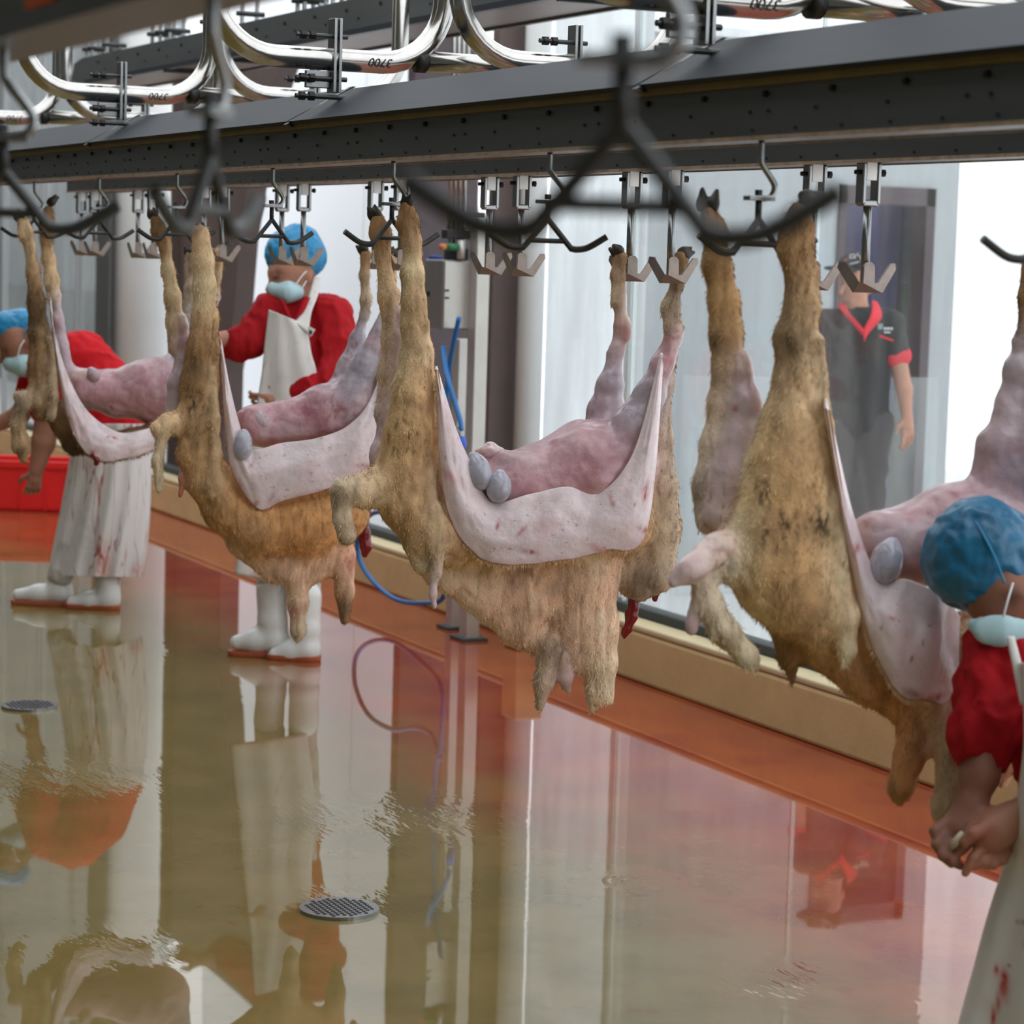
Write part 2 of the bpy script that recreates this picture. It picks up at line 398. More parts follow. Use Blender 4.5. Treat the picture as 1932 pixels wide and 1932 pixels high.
# corridor behind the glass: grey partition across it with a doorway
XW = -12.0
yA = float(PX(1195, 500, XW)[1]); dL = float(PX(1572, 600, XW)[1]); dR = float(PX(1752, 600, XW)[1]); yB = float(PX(1803, 450, XW)[1]); dTop = float(PX(1665, 352, XW)[2]); wTop = float(PX(1400, 72, XW)[2])
pw = MB(); pw.box((XW - 0.12, yA - 0.25, 0), (XW, dL, wTop)); pw.box((XW - 0.12, dR, 0), (XW, yB, wTop)); pw.box((XW - 0.12, dL, dTop), (XW, dR, wTop))
wall_b = struct(pw.build('wall_back', grey_wall))
MB().box((XW - 0.1, yA - 0.25, wTop), (XW + 0.03, yB, wTop + 0.05)).build('coping', white_wall, wall_b)
fr = MB(); pm = mat('purple_brown_frame', lin(74, 60, 66), 0.5)
fr.box((XW - 0.13, dL - 0.0, 0), (XW + 0.02, dL + 0.045, dTop)); fr.box((XW - 0.13, dR - 0.06, 0), (XW + 0.02, dR, dTop)); fr.box((XW - 0.13, dL, dTop - 0.10), (XW + 0.02, dR, dTop))
door = struct(fr.build('door_1', pm))
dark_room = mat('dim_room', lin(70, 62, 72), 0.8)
yC = float(PX(1788, 500, XW - 2.2)[1]); yD = float(PX(1788, 500, XW - 0.13)[1])
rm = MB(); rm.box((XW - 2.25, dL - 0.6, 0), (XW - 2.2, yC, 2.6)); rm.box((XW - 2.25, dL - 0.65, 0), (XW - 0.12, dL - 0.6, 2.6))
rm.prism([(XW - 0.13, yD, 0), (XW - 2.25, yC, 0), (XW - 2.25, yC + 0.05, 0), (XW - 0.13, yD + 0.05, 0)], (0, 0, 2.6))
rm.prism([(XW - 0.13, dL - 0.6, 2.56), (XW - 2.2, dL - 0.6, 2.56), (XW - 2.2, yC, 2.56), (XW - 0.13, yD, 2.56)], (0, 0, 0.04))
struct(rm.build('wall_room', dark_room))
def cabinet(name, px0, px1, py0, py1, X, d, m, label, cat='cabinet'):
    a = PX(px0, (py0 + py1) / 2, X); b = PX(px1, (py0 + py1) / 2, X); zt = float(PX((px0 + px1) / 2, py0, X)[2]); zb = max(0.0, float(PX((px0 + px1) / 2, py1, X)[2]))
    t = thing(name, (X, (a[1] + b[1]) / 2, zb), label, cat)
    MB().box((X - d, a[1], zb), (X, b[1], zt)).build('body', m, t, bevel=0.01)
    zz = zb
    for k in range(3):
        h = (zt - zb) / 3; MB().box((X, a[1] + 0.01, zb + k * h + 0.01), (X + 0.012, b[1] - 0.01, zb + (k + 1) * h - 0.01)).build('door', m, t, bevel=0.004)
    return t
cabinet('tall_locker', 1640, 1688, 385, 1010, XW - 0.9, 0.4, mat('lilac_locker', lin(150, 146, 200), 0.5, 0, 0.1, 4), 'pale lilac locker seen through the doorway behind the man', 'locker')
cabinet('green_rack', 1693, 1738, 540, 1000, XW - 0.9, 0.4, mat('green_rack', lin(36, 112, 76), 0.6, 0, 0.35, 9), 'dark green rack in the lower right of the doorway', 'rack')
cabinet('blue_crate_stack', 1701, 1738, 385, 540, XW - 0.9, 0.4, mat('teal_crate', lin(74, 104, 140), 0.6, 0, 0.35, 9), 'teal blue crates on top of the green rack in the doorway', 'crate')
rl = thing('added_room_lamp', (XW - 1.0, (dL + dR) / 2, 2.5), 'added unseen lamp that brightens the small room behind the doorway', 'added lamp')  # unseen lamp, added to brighten the lockers in the doorway
MB().box((XW - 1.3, (dL + dR) / 2 - 0.15, 2.5), (XW - 0.5, (dL + dR) / 2 + 0.15, 2.56)).build('housing', white_wall, rl)
lm = bpy.data.materials.new('added_lamp_glow'); lm.use_nodes = True; lb = lm.node_tree.nodes['Principled BSDF']; lb.inputs['Emission Color'].default_value = (1, 0.98, 0.95, 1); lb.inputs['Emission Strength'].default_value = 3.0
MB().box((XW - 1.28, (dL + dR) / 2 - 0.13, 2.485), (XW - 0.52, (dL + dR) / 2 + 0.13, 2.5)).build('glow_panel', lm, rl)
# half-height glass screen in the corridor
gp = MB().box((-10.9, float(PX(1285, 800, -10.9)[1]), 0.0), (-10.89, float(PX(1770, 800, -10.9)[1]), float(PX(1285, 708, -10.9)[2]))).build('glass_screen', glass_material('clear_screen', 0.10))
tag(gp, 'half height clear glass screen standing in the corridor behind the man', 'glass screen')
# frosted daylight panels between the columns
def frosted():
    m = bpy.data.materials.new('frosted_panel'); m.use_nodes = True; N = m.node_tree.nodes; L = m.node_tree.links; N.remove(N['Principled BSDF'])
    t = N.new('ShaderNodeBsdfTranslucent'); t.inputs[0].default_value = (0.95, 0.96, 0.97, 1); d = N.new('ShaderNodeBsdfDiffuse'); d.inputs[0].default_value = (0.9, 0.91, 0.92, 1)
    mx = N.new('ShaderNodeMixShader'); mx.inputs[0].default_value = 0.12; L.new(t.outputs[0], mx.inputs[1]); L.new(d.outputs[0], mx.inputs[2]); L.new(mx.outputs[0], N['Material Output'].inputs[0]); return m
fro = frosted()
e = [float(PY(px, 500, 5.1)[0]) for px in (405, 684, 775)]
for i in range(2):
    struct(MB().box((e[i] + 0.012, 5.1, 0.0), (e[i + 1] - 0.012, 5.13, 3.6)).build('window_%d' % (i + 8), fro))
    
# white sliding door panel to the left of the partition
a = PY(1030, 600, 5.05); b = PY(1197, 600, 5.05)
wp = struct(MB().box((a[0], 5.05, 0), (b[0], 5.1, 3.6)).build('window_10', fro))
MB().box((b[0] - 0.05, 5.03, 0), (b[0], 5.05, 3.6)).build('panel_trim', mat('light_trim', lin(215, 218, 220), 0.4), wp)

# far left: grey wall panels behind the glass
lw_ = MB(); lw_.box((-30, 7.2, 1.15), (-23.3, 7.3, 9)); wl = struct(lw_.build('wall_far', mat('far_grey', lin(170, 176, 180), 0.6, 0, 0.05, 1)))
struct(MB().box((-30, 7.15, 0), (-23.3, 7.3, 1.15)).build('wall_far_low', mat('far_grey_dark', lin(128, 136, 138), 0.6, 0, 0.05, 1)))

# columns
def col_box(name, px0, px1, Y0, Y1, m, label, zt=3.6, z0=0.0, py=500):
    a = PY(px0, py, Y0)[0]; b = PY(px1, py, Y0)[0]
    t = MB().box((a, Y0, z0), (b, Y1, zt)).build(name, m, None, loc=((a + b) / 2, Y0, 0), bevel=0.01); return tag(t, label, 'column')
def round_col(name, pxc, Y, r, m, label, zt=3.6):
    c = PY(pxc, 500, Y); t = thing(name, (c[0], c[1], 0), label, 'column')
    MB().tube([(c[0], c[1], 0), (c[0], c[1], zt)], r, 32).build('shaft', m, t, True)
    MB().tube([(c[0], c[1], 0), (c[0], c[1], 0.1)], r + 0.02, 32).build('base_ring', m, t, True)
    return t
# brown upright with a gusset that flares towards its head (left group)
gy = 4.88
P_ = lambda x, y: PY(x, y, gy)
bt = thing('flared_column', (P_(385, 600)[0], gy, 0), 'dark brown upright whose right edge flares out towards the top behind the red shirted man', 'column')
edge = [(418, 1000), (424, 700), (440, 600), (452, 450), (468, 350), (492, 230), (525, 130), (560, 60)]
left = P_(334, 600)[0]
poly = [(left, gy, 0.0)] + [(P_(418, 1000)[0], gy, 0.0)] + [tuple(P_(x, y)) for x, y in edge]
zt = poly[-1][2]; poly += [(left, gy, zt)]
MB().prism(poly, (0, 0.12, 0)).build('web_plate', brown_col, bt)
MB().box((left - 0.02, gy - 0.05, 0), (left + 0.02, gy + 0.17, zt)).build('flange', brown_col, bt)
col_box('dark_upright', 180, 203, 4.80, 4.835, mat('charcoal_upright', lin(70, 72, 70), 0.6, 0, 0.1, 5), 'charcoal upright left of the pale round column')
round_col('round_column', 268, 5.08, 0.215, pale_col, 'thick pale grey round column behind the leftmost carcasses')
col_box('brown_column', 914, 926, 4.84, 4.985, brown_col, 'brown steel column just right of the steel control cabinet', py=600)
round_col('slim_round_column', 1004, 5.0, 0.062, pale_col, 'slim pale round column right of the brown steel column')
col_box('purple_brown_column', 762, 774, 4.92, 5.30, mat('plum_column', lin(70, 58, 62), 0.6, 0, 0.25, 4), 'plum brown column behind the control cabinet', py=400)

# ------------------------------------------------------------------ control cabinet stand
zc0 = 4.3
def stand():
    c = PZ(875, 1208); t = thing('control_stand', c, 'stainless stand with two square posts and a small steel control box', 'control stand')
    Yp = float(c[1]); sc = depth(c) / FPX
    def xa(px, py, Y): return float(PY(px, py, Y)[0])
    for pxl, pxr, pyt, dy in ((840, 851, 640, 0.07), (866, 880, 412, 0.0)):
        Y = Yp + dy; a = xa(pxl, 1190, Y); b = xa(pxr, 1190, Y); zt = float(PY(pxr + 18, pyt, Y)[2])
        MB().box((a, Y, 0), (b, Y + 0.062, zt)).build('post', steel_post, t, bevel=0.004)
        MB().box((a - 0.03, Y - 0.03, 0), (b + 0.03, Y + 0.09, 0.012)).build('foot_plate', rubber, t)
    Y = Yp - 0.12; a = xa(800, 560, Y); b = xa(834, 560, Y); zt = float(PY(835, 490, Y)[2]); zb = float(PY(835, 622, Y)[2]); Ye = Y + 0.175
    bx = MB().box((a, Y, zb), (b, Ye, zt)).build('box', mat('box_steel', lin(150, 148, 146), 0.4, 0.6, 0.08, 6), t, bevel=0.006)
    MB().box((b, Y + 0.006, zb + 0.006), (b + 0.01, Ye - 0.006, zt - 0.006)).build('door', steel_post, bx, bevel=0.003)
    for py in (548, 562):
        q = PX(842, py, b + 0.012); MB().box((b + 0.01, q[1] - 0.006, q[2] - 0.004), (b + 0.016, q[1] + 0.012, q[2] + 0.004)).build('latch', black_iron, bx)
    MB().box((a + 0.04, Y - 0.006, (zb + zt) / 2 - 0.01), (a + 0.06, Y, (zb + zt) / 2 + 0.01)).build('lock', black_iron, bx)
    for k in range(4):
        q = PX(846 + 9 * k, 470, b - 0.06); MB().tube([(q[0], q[1], zt + 0.05), (q[0], q[1], 3.3)], 0.0095, 8).build('conduit', pipe_steel, t, True)
    q = PX(862, 440, b - 0.06); MB().box((b - 0.09, q[1] - 0.06, zt + 0.09), (b - 0.03, q[1] + 0.06, zt + 0.13)).build('clamp', dark_steel, t, bevel=0.004)
    MB().box((b - 0.08, q[1] - 0.05, zt), (b - 0.04, q[1] + 0.05, zt + 0.05)).build('gland_plate', dark_steel, t, bevel=0.004)
    q0 = PX(876, 410, b); q1 = PX(912, 410, b); MB().box((b - 0.02, q0[1], q0[2] - 0.02), (b + 0.02, q1[1], q0[2] + 0.02)).build('arm', dark_steel, t, bevel=0.003)
    q = PX(852, 466, b + 0.02); g = mat('green_valve', lin(46, 120, 78), 0.4); e_ = np.array([0, 1.0, 0])
    MB().tube([q - e_ * .025, q + e_ * .03], 0.016, 12).build('valve', g, t, True); MB().tube([q - e_ * .055, q - e_ * .025], 0.013, 12).build('valve_cap', mat('orange_cap', lin(206, 130, 80), 0.4), t, True)
    MB().tube([q + e_ * .045 + np.array([0, 0, -0.05]), q + e_ * .045 + np.array([0, 0, 0.03])], 0.017, 12).build('elbow', steel_post, t, True)
    q = PY(822, 486, Y + .05); MB().tube([q - e_ * .03, q + e_ * .03], 0.01, 10).build('blue_handle', mat('blue_plastic', lin(44, 70, 160), 0.4), t, True)
    blk = PZ(930, 1228); MB().box((blk[0] - 0.12, blk[1] + 0.1, 0), (blk[0] + 0.02, 4.6, 0.3)).build('plinth', concrete, t, bevel=0.01)
    return t
steel_post = mat('satin_post_steel', lin(205, 202, 196), 0.38, 0.55, 0.08, 6)
stand_o = stand()

# hoses
blue = mat('blue_hose', lin(28, 108, 176), 0.4)
def hose(pts, r, label):
    P = smooth_path(pts, 8); o = MB().tube(P, r, 10).build('hose', blue, None, True, loc=P[len(P) // 2]); return tag(o, label, 'hose')
hp = [PY(836, 655, 4.25), PY(840, 690, 4.22), PY(848, 725, 4.2), PY(860, 765, 4.2), PY(868, 792, 4.2), PY(871, 812, 4.2)]
hose(hp, 0.011, 'blue hose running down beside the steel control box')
loop = [(866, 600), (850, 680), (842, 760), (835, 930), (842, 1020), (838, 1122), (800, 1138), (745, 1130), (700, 1092), (676, 1048), (678, 1000), (705, 968), (750, 972), (790, 1000), (820, 1010), (836, 1000), (845, 985)]
hose([PY(x, y, 4.28 + 0.02 * math.sin(i)) for i, (x, y) in enumerate(loop)], 0.011, 'blue hose hanging in a wide loop beside the steel posts')
nz_ = thing('hose_nozzle', PY(872, 836, 4.2), 'blue hose connector above the third carcass', 'connector')
q = PY(872, 836, 4.2); MB().tube([q + np.array([-0.01, 0, 0.025]), q + np.array([0, 0, -0.01]), q + np.array([0.0, 0, -0.03])], [0.016, 0.019, 0.012], 12).build('body', mat('cobalt_plastic', lin(40, 90, 200), 0.35), nz_, True)
MB().tube([q + np.array([-0.05, 0, 0.06]), q + np.array([-0.01, 0, 0.02])], 0.008, 10).build('spout', steel, nz_, True)

# red crate
def crate():
    c = PZ(40, 965); t = thing('red_crate', c, 'red plastic crate on the wet floor behind the left worker', 'crate'); redp = mat('red_plastic', lin(222, 36, 34), 0.4, 0, 0.05, 4)
    w, dpt, h, th = 0.62, 0.42, 0.31, 0.02; R = np.array([RGT[0], RGT[1], 0]); R /= np.linalg.norm(R); D = np.array([-R[1], R[0], 0]); c0 = np.array([c[0], c[1], 0.0]) + D * dpt / 2
    Z = np.array([0, 0, 1.0])
    b = MB(); b.obox(c0 + Z * 0.012, R * w / 2, D * dpt / 2, Z * 0.012)
    for s in (-1, 1):
        b.obox(c0 + D * s * (dpt / 2 - th / 2) + Z * h / 2, R * w / 2, D * th / 2, Z * h / 2); b.obox(c0 + R * s * (w / 2 - th / 2) + Z * h / 2, R * th / 2, D * dpt / 2, Z * h / 2)
    b.build('shell', redp, t, bevel=0.004)
    rim = MB()
    for s in (-1, 1):
        rim.obox(c0 + D * s * dpt / 2 + Z * (h - 0.02), R * (w / 2 + 0.015), D * 0.014, Z * 0.022); rim.obox(c0 + R * s * w / 2 + Z * (h - 0.02), R * 0.014, D * (dpt / 2 + 0.015), Z * 0.022)
    rim.build('rim', redp, t, bevel=0.004)
    for k in (-0.28, -0.15, 0, 0.15, 0.28):
        MB().obox(c0 - D * (dpt / 2 + 0.006) + R * k + Z * 0.13, R * 0.008, D * 0.008, Z * 0.125).build('rib', redp, t)
    return t
crate()

# floor drains
for i, (px, py, lab) in enumerate(((640, 1718, 'round perforated steel floor drain in the near foreground'), (56, 1334, 'round perforated steel floor drain at the far left of the wet floor'))):
    c = PZ(px, py); t = thing('floor_drain', (c[0], c[1], 0), lab, 'drain', 'floor drains'); r = 0.098
    MB().tube([(c[0], c[1], 0.0), (c[0], c[1], 0.006)], r, 40).build('plate', mat('drain_plate', lin(120, 122, 122), 0.3, 0.8, 0.3, 40), t)
    MB().tube([(c[0], c[1], 0.0), (c[0], c[1], 0.009)], r * 1.03, 40).build('rim', steel, t)
    hm = mat('drain_hole', (0.01, 0.01, 0.01, 1), 0.8); hb = None
    holes = MB()
    for a in range(-5, 6):
        for b in range(-5, 6):
            x = (a + 0.5 * (b % 2)) * 0.0165; y = b * 0.0145
            if x * x + y * y < (r * 0.88) ** 2:
                if hb is None:
                    hb = MB().tube([(c[0] + x, c[1] + y, 0.0088), (c[0] + x, c[1] + y, 0.0098)], 0.0055, 8).build('hole', hm, t); o0 = (x, y)
                else:
                    o = hb.copy(); COL.objects.link(o); o.location = (x - o0[0], y - o0[1], 0)

# ------------------------------------------------------------------ conveyor rails
bolt_mesh = {}
def bolt_part(parent, p, n, r, h, key, material=black_iron):
    if key not in bolt_mesh:
        nn = np.asarray(n, float); o = MB().tube([np.zeros(3), nn * h], r, 6).build('bolt', material, None); bolt_mesh[key] = o.data; bpy.data.objects.remove(o)
    o = bpy.data.objects.new('bolt', bolt_mesh[key]); COL.objects.link(o); o.parent = parent; o.location = [float(a - b) for a, b in zip(p, parent['_w'])]; return o

HANG = [-2.19 - 1.905 * k for k in range(5)]
def rail(name, Y, x0, x1, label, zb=1.872, cover=True, bolts=True, scale=1.0):
    t = thing(name, ((x0 + x1) / 2, Y, zb), label, 'conveyor rail')
    MB().box((x0, Y - 0.05, zb), (x1, Y + 0.05, zb + 0.088)).build('channel', steel_beam, t)
    if bolts: MB().box((x0, Y - 0.054, zb - 0.003), (x1, Y - 0.05, zb + 0.004)).build('drip_edge', mat('pale_edge', lin(190, 165, 140), 0.5, 0.4, 0.4, 20), t)  # paler strip along the lower edge of the channel
    if bolts: MB().box((x0, Y + 0.05, zb - 0.003), (x1, Y + 0.054, zb + 0.004)).build('drip_edge', mat('pale_edge', lin(190, 165, 140)), t)
    if cover:
        MB().box((x0, Y - 0.066, zb + 0.088), (x1, Y - 0.05, zb + 0.112)).build('lip', lip_reflection, t)  # strip coloured like the reflection on the underside of the cover
        cuts = sorted([x0] + [h - 0.075 for h in HANG if x0 < h - 0.075 < x1] + [x1])
        for a, b in zip(cuts[:-1], cuts[1:]):
            prof = [(Y - 0.078, zb + 0.108), (Y + 0.085, zb + 0.198), (Y + 0.10, zb + 0.198), (Y + 0.10, zb + 0.19), (Y - 0.07, zb + 0.1)]
            MB().prism([(a + 0.006, y, z) for y, z in prof], (b - a - 0.012, 0, 0)).build('cover_panel', steel_cover, t)
            if a > x0:
                MB().prism([(a - 0.004, y, z + 0.004) for y, z in ((Y - 0.086, zb + 0.096), (Y + 0.09, zb + 0.2), (Y + 0.1, zb + 0.2), (Y - 0.07, zb + 0.09))], (0.022, 0, 0)).build('joint_strip', dark_steel, t)
    if bolts:
        k = 0; x = x1 - 0.05; lim = max(x0, -10.2)
        while x > lim:
            bolt_part(t, (x, Y - 0.05, zb + 0.074), (0, -1, 0), 0.0062, 0.006, 'big')
            x -= 0.213
        x = x1 - 0.1
        while x > lim:
            bolt_part(t, (x, Y - 0.05, zb + 0.045), (0, -1, 0), 0.0034, 0.004, 'mid', dark_steel)
            if int(k) % 3 == 0: bolt_part(t, (x + 0.06, Y - 0.05, zb + 0.045), (0, -1, 0), 0.0034, 0.004, 'mid', dark_steel)
            k += 1; x -= 0.213
        x = x1 - 0.02
        while x > lim:
            bolt_part(t, (x, Y - 0.05, zb + 0.014), (0, -1, 0), 0.003, 0.0035, 'small', dark_steel); x -= 0.142
    return t
Y1, Y2, Y0 = 2.25, 2.86, 0.68
ZB = 1.872
r1 = rail('conveyor_rail', Y1, -16, -0.5, 'long grey steel conveyor rail with sloping cover carrying the front hooks')
r2 = rail('conveyor_rail', Y2, float(PY(126, 355, Y2 - 0.05)[0]), -1.2, 'grey steel conveyor rail behind the front rail carrying the forked hooks')
r0 = rail('conveyor_rail', Y0, -9, 0.6, 'blurred grey steel conveyor rail across the top left foreground', bolts=False)
q = PY(72, 4, Y0 - 0.052); MB().box((q[0] - 0.05, Y0 - 0.053, q[2] - 0.004), (q[0] + 0.06, Y0 - 0.0505, q[2] + 0.03)).build('sticker', mat('orange_sticker', lin(236, 104, 24), 0.5), r0)

# upper rail
yu = 3.6; zu = 2.5; xu0 = float(PY(136, 120, yu)[0])
ru = thing('overhead_rail', (-9, yu + 0.16, zu), 'wide grey overhead steel beam running high behind the conveyor', 'overhead rail')
prof = [(xu0 + 0.12, zu), (xu0, zu + 0.04), (xu0 + 0.04, zu + 0.12), (xu0 + 0.2, zu + 0.14), (-1.5, zu + 0.14), (-1.5, zu)]
MB().prism([(x, yu, z) for x, z in prof], (0, 0.03, 0)).build('front_plate', steel_beam, ru)
MB().box((xu0 + 0.15, yu + 0.03, zu + 0.01), (-1.5, yu + 0.33, zu + 0.03)).build('soffit', mat('soffit_steel', lin(150, 140, 134), 0.4, 0.8, 0.15, 5), ru)
MB().box((xu0 + 0.12, yu + 0.33, zu), (-1.5, yu + 0.35, zu + 0.14)).build('back_plate', steel_beam, ru)
MB().box((xu0 + 0.3, yu - 0.012, zu + 0.0), (-1.5, yu, zu + 0.02)).build('flange', steel_cover, ru)
x = -4.0
while x > xu0 + 0.3:
    bolt_part(ru, (x, yu, zu + 0.1), (0, -1, 0), 0.008, 0.006, 'ubig'); bolt_part(ru, (x + 0.13, yu, zu + 0.06), (0, -1, 0), 0.005, 0.005, 'umid'); x -= 0.36
for px in (1050, 310, 420): 
    xx = float(PY(px, 90, yu)[0]); MB().box((xx - 0.012, yu + 0.0, zu - 0.012), (xx + 0.012, yu + 0.34, zu + 0.01)).build('joint_strip', black_iron, ru)
# trolley brackets standing on the upper rail
for i, px in enumerate((176, 186, 214, 300, 315, 333, 400, 412, 470, 575, 588, 628, 642)):
    xx = float(PY(px, 60, yu + 0.1)[0]); zt = 2.95
    t = thing('trolley_bracket', (xx, yu + 0.1, zu + 0.14), 'slim upright steel trolley bracket on the overhead beam, number %s from the left' % ('one two three four five six seven eight nine ten eleven twelve thirteen'.split()[i]), 'bracket', 'brackets on the overhead beam')
    MB().box((xx - 0.012, yu + 0.06, zu + 0.03), (xx + 0.004, yu + 0.075, zt)).build('strap', steel, t)
    MB().box((xx - 0.012, yu + 0.13, zu + 0.03), (xx + 0.004, yu + 0.145, zt)).build('strap', steel, t)
    MB().tube([(xx, yu + 0.04, zu + 0.2), (xx, yu + 0.17, zu + 0.2)], 0.012, 8).build('pin', dark_steel, t, True)
cable = [PY(x, y, 3.7) for x, y in ((228, 92), (222, 104), (236, 106), (250, 96), (268, 92), (290, 84))]
tag(MB().tube(smooth_path(cable, 6), 0.006, 8).build('cable', rubber, None, True, loc=cable[0]), 'short black cable slung over the overhead beam at left', 'cable')

# ------------------------------------------------------------------ U-shaped pipe yokes that carry the rails
def text_mark(txt, centre, xdir, ydir, size, parent, name='chalk_mark'):
    cu = bpy.data.curves.new(name, 'FONT'); cu.body = txt; cu.size = size; cu.align_x = 'CENTER'; cu.align_y = 'CENTER'; cu.shear = 0.25
    o = bpy.data.objects.new(name, cu); COL.objects.link(o); dg = bpy.context.evaluated_depsgraph_get(); me = bpy.data.meshes.new_from_object(o.evaluated_get(dg)); bpy.data.objects.remove(o)
    xd = nrm(xdir); zd = nrm(np.cross(xd, ydir)); yd = np.cross(zd, xd); vs = [centre + xd * v.co.x + yd * v.co.y for v in me.vertices]; fs = [list(p.vertices) for p in me.polygons]
    bpy.data.meshes.remove(me); return mesh_obj(name, vs, fs, black_iron, parent)
def yoke(X, Y, label, half=0.31, z=2.135, link=None, mark=True):
    t = thing('pipe_yoke', (X, Y, ZB + 0.2), label, 'pipe yoke', 'pipe yokes over the rails')
    rb = 0.17; pr = 0.028
    pts = [(X, Y - half, 3.2), (X, Y - half, z + rb)]
    for k in range(1, 9): a = k / 9 * math.pi / 2; pts.append((X, Y - half + rb * (1 - math.cos(a)), z + rb * (1 - math.sin(a))))
    pts += [(X, Y - half + rb, z), (X, Y + half - rb, z)]
    for k in range(1, 9): a = k / 9 * math.pi / 2; pts.append((X, Y + half - rb + rb * math.sin(a), z + rb * (1 - math.cos(a))))
    pts += [(X, Y + half, z + rb), (X, Y + half, 3.2)]
    MB().tube(pts, pr, 20).build('pipe', pipe_steel, t, True)
    MB().box((X + 0.0, Y - 0.065, ZB + 0.19), (X + 0.012, Y, z - 0.03)).build('hanger_plate', steel, t, bevel=0.002)
    MB().box((X - 0.012, Y, ZB + 0.18), (X + 0.034, Y + 0.008, z + 0.1)).build('hanger_strap', steel, t, bevel=0.001)
    MB().box((X - 0.012, Y + 0.014, ZB + 0.18), (X + 0.034, Y + 0.022, z + 0.1)).build('hanger_strap', steel, t, bevel=0.001)
    for dx_, dz in ((0.02, 0.05), (0.02, 0.095), (0.02, -0.055)):
        MB().tube([(X + dx_, Y - 0.095, z - dz), (X + dx_, Y + 0.04, z - dz)], 0.006, 8).build('threaded_rod', dark_steel, t)
        for yy_ in (-0.085, -0.06): MB().tube([(X + dx_, Y + yy_, z - dz), (X + dx_, Y + yy_ + 0.014, z - dz)], 0.012, 6).build('nut', black_iron, t)
    if link:
        MB().tube([(X, Y + half - 0.06, z + 0.01), (X, Y + link, z + 0.01)], 0.026, 20).build('link_pipe', pipe_steel, t, True)
        MB().tube([(X, Y + half - 0.075, z + 0.01), (X, Y + half - 0.05, z + 0.01)], 0.03, 14).build('weld', dark_steel, t, True)
    if mark:
        text_mark('3700', np.array([X + 0.0292, Y + 0.13, z - 0.002]), (0, -1, 0), (0, 0, -1), 0.032, t)
    return t
ORD = ['first', 'second', 'third', 'fourth', 'fifth', 'sixth', 'seventh', 'eighth', 'ninth', 'tenth', 'eleventh', 'twelfth', 'thirteenth', 'fourteenth', 'fifteenth', 'sixteenth', 'seventeenth', 'eighteenth']
for i, X in enumerate((-4.09, -5.99, -7.9, -9.81)):
    yoke(X, Y1, 'U-shaped polished pipe yoke over the front rail, %s from the right' % ORD[i], link=0.61)
    yoke(X + 0.12, Y2, 'U-shaped polished pipe yoke over the rear rail, %s from the right' % ORD[i], mark=False, z=2.15)
# pipe stub at the upper right
q = PY(1905, 22, Y2 + 0.1)
ps = thing('pipe_stub', q, 'short dark open-ended pipe at the upper right above the rail', 'pipe')
ax = nrm(np.array([0.35, 0.9, 0.0])); rr = 0.045
m_ = MB(); n_ = 24
ring = lambda c, r: [c + r * (math.cos(2 * math.pi * k / n_) * np.cross(ax, [0, 0, 1]) + math.sin(2 * math.pi * k / n_) * np.array([0, 0, 1.0])) for k in range(n_)]
R_ = [ring(q - ax * 0.03, rr), ring(q + ax * 0.35, rr), ring(q - ax * 0.03, rr * 0.88), ring(q + ax * 0.2, rr * 0.88)]
fs = []
for a, b in ((0, 1), (2, 0), (3, 2)): fs += [(a * n_ + k, a * n_ + (k + 1) % n_, b * n_ + (k + 1) % n_, b * n_ + k) for k in range(n_)]
m_.add(sum(R_, []), fs).build('pipe', mat('dark_pipe', lin(90, 90, 88), 0.4, 0.6), ps, True)
MB().tube([q + ax * 0.05, q + ax * 0.09], rr * 1.12, 24).build('collar', dark_steel, ps, True)

# ------------------------------------------------------------------ hooks
def gambrel_hook(loc, yaw, label, group, sc=1.0):
    t = thing('gambrel_hook', loc, label, 'hook', group); c = np.array(loc, float)
    p = np.array([-math.sin(yaw), math.cos(yaw), 0]); n = np.array([math.cos(yaw), math.sin(yaw), 0]); Z = np.array([0, 0, 1.0])
    W = lambda a, z, o=0: c + sc * (p * a + Z * z + n * o)
    path = smooth_path([W(0, 0.0), W(0, -0.03), W(0.004, -0.042), W(0.027, -0.07), W(0.031, -0.083), W(0.024, -0.096), W(0.008, -0.1)], 5)
    MB().tube(path, 0.0058 * sc, 10).build('swan_rod', steel, t, True)
    MB().obox(W(0.0, -0.1), p * 0.027 * sc, n * 0.011 * sc, Z * 0.004 * sc).build('tab', steel, t, bevel=0.001)
    MB().tube([W(-0.002, -0.095), W(-0.002, -0.085)], 0.0075 * sc, 6).build('nut', dark_steel, t)
    g = MB(); g.tube([W(-0.001, -0.1), W(-0.001, -0.14)], 0.006 * sc, 10); g.build('stem', dark_steel, t, True)
    y = MB()
    for s in (-1, 1):
        y.tube([W(0, -0.136), W(s * 0.052, -0.198)], 0.006 * sc, 8)
        y.tube(smooth_path([W(s * 0.048, -0.194), W(s * 0.062, -0.196), W(s * 0.085, -0.191), W(s * 0.122, -0.168)], 4), 0.0068 * sc, 8)
    y.tube([W(-0.034, -0.18), W(0.034, -0.18)], 0.0052 * sc, 8)
    y.build('gambrel', dark_steel, t)
    return t
HX = [-3.84 - 0.852 * k for k in range(-1, 7)]   # index 1 carries carcass 4, 3 -> 3, 5 -> 2, 7 -> 1
for i, X in enumerate(HX):
    full = i % 2 == 1
    lab = ('gambrel hook on the front rail holding the forelegs of the %s carcass from the right' % ORD[i // 2]) if full else ('empty gambrel hook on the front rail, %s empty one from the right' % ORD[i // 2])
    gambrel_hook((X, Y1, ZB), {0: -0.1, 2: -0.5, 4: 0.12, 6: 0.1}.get(i, 0.05), lab, 'gambrel hooks on the front rail')
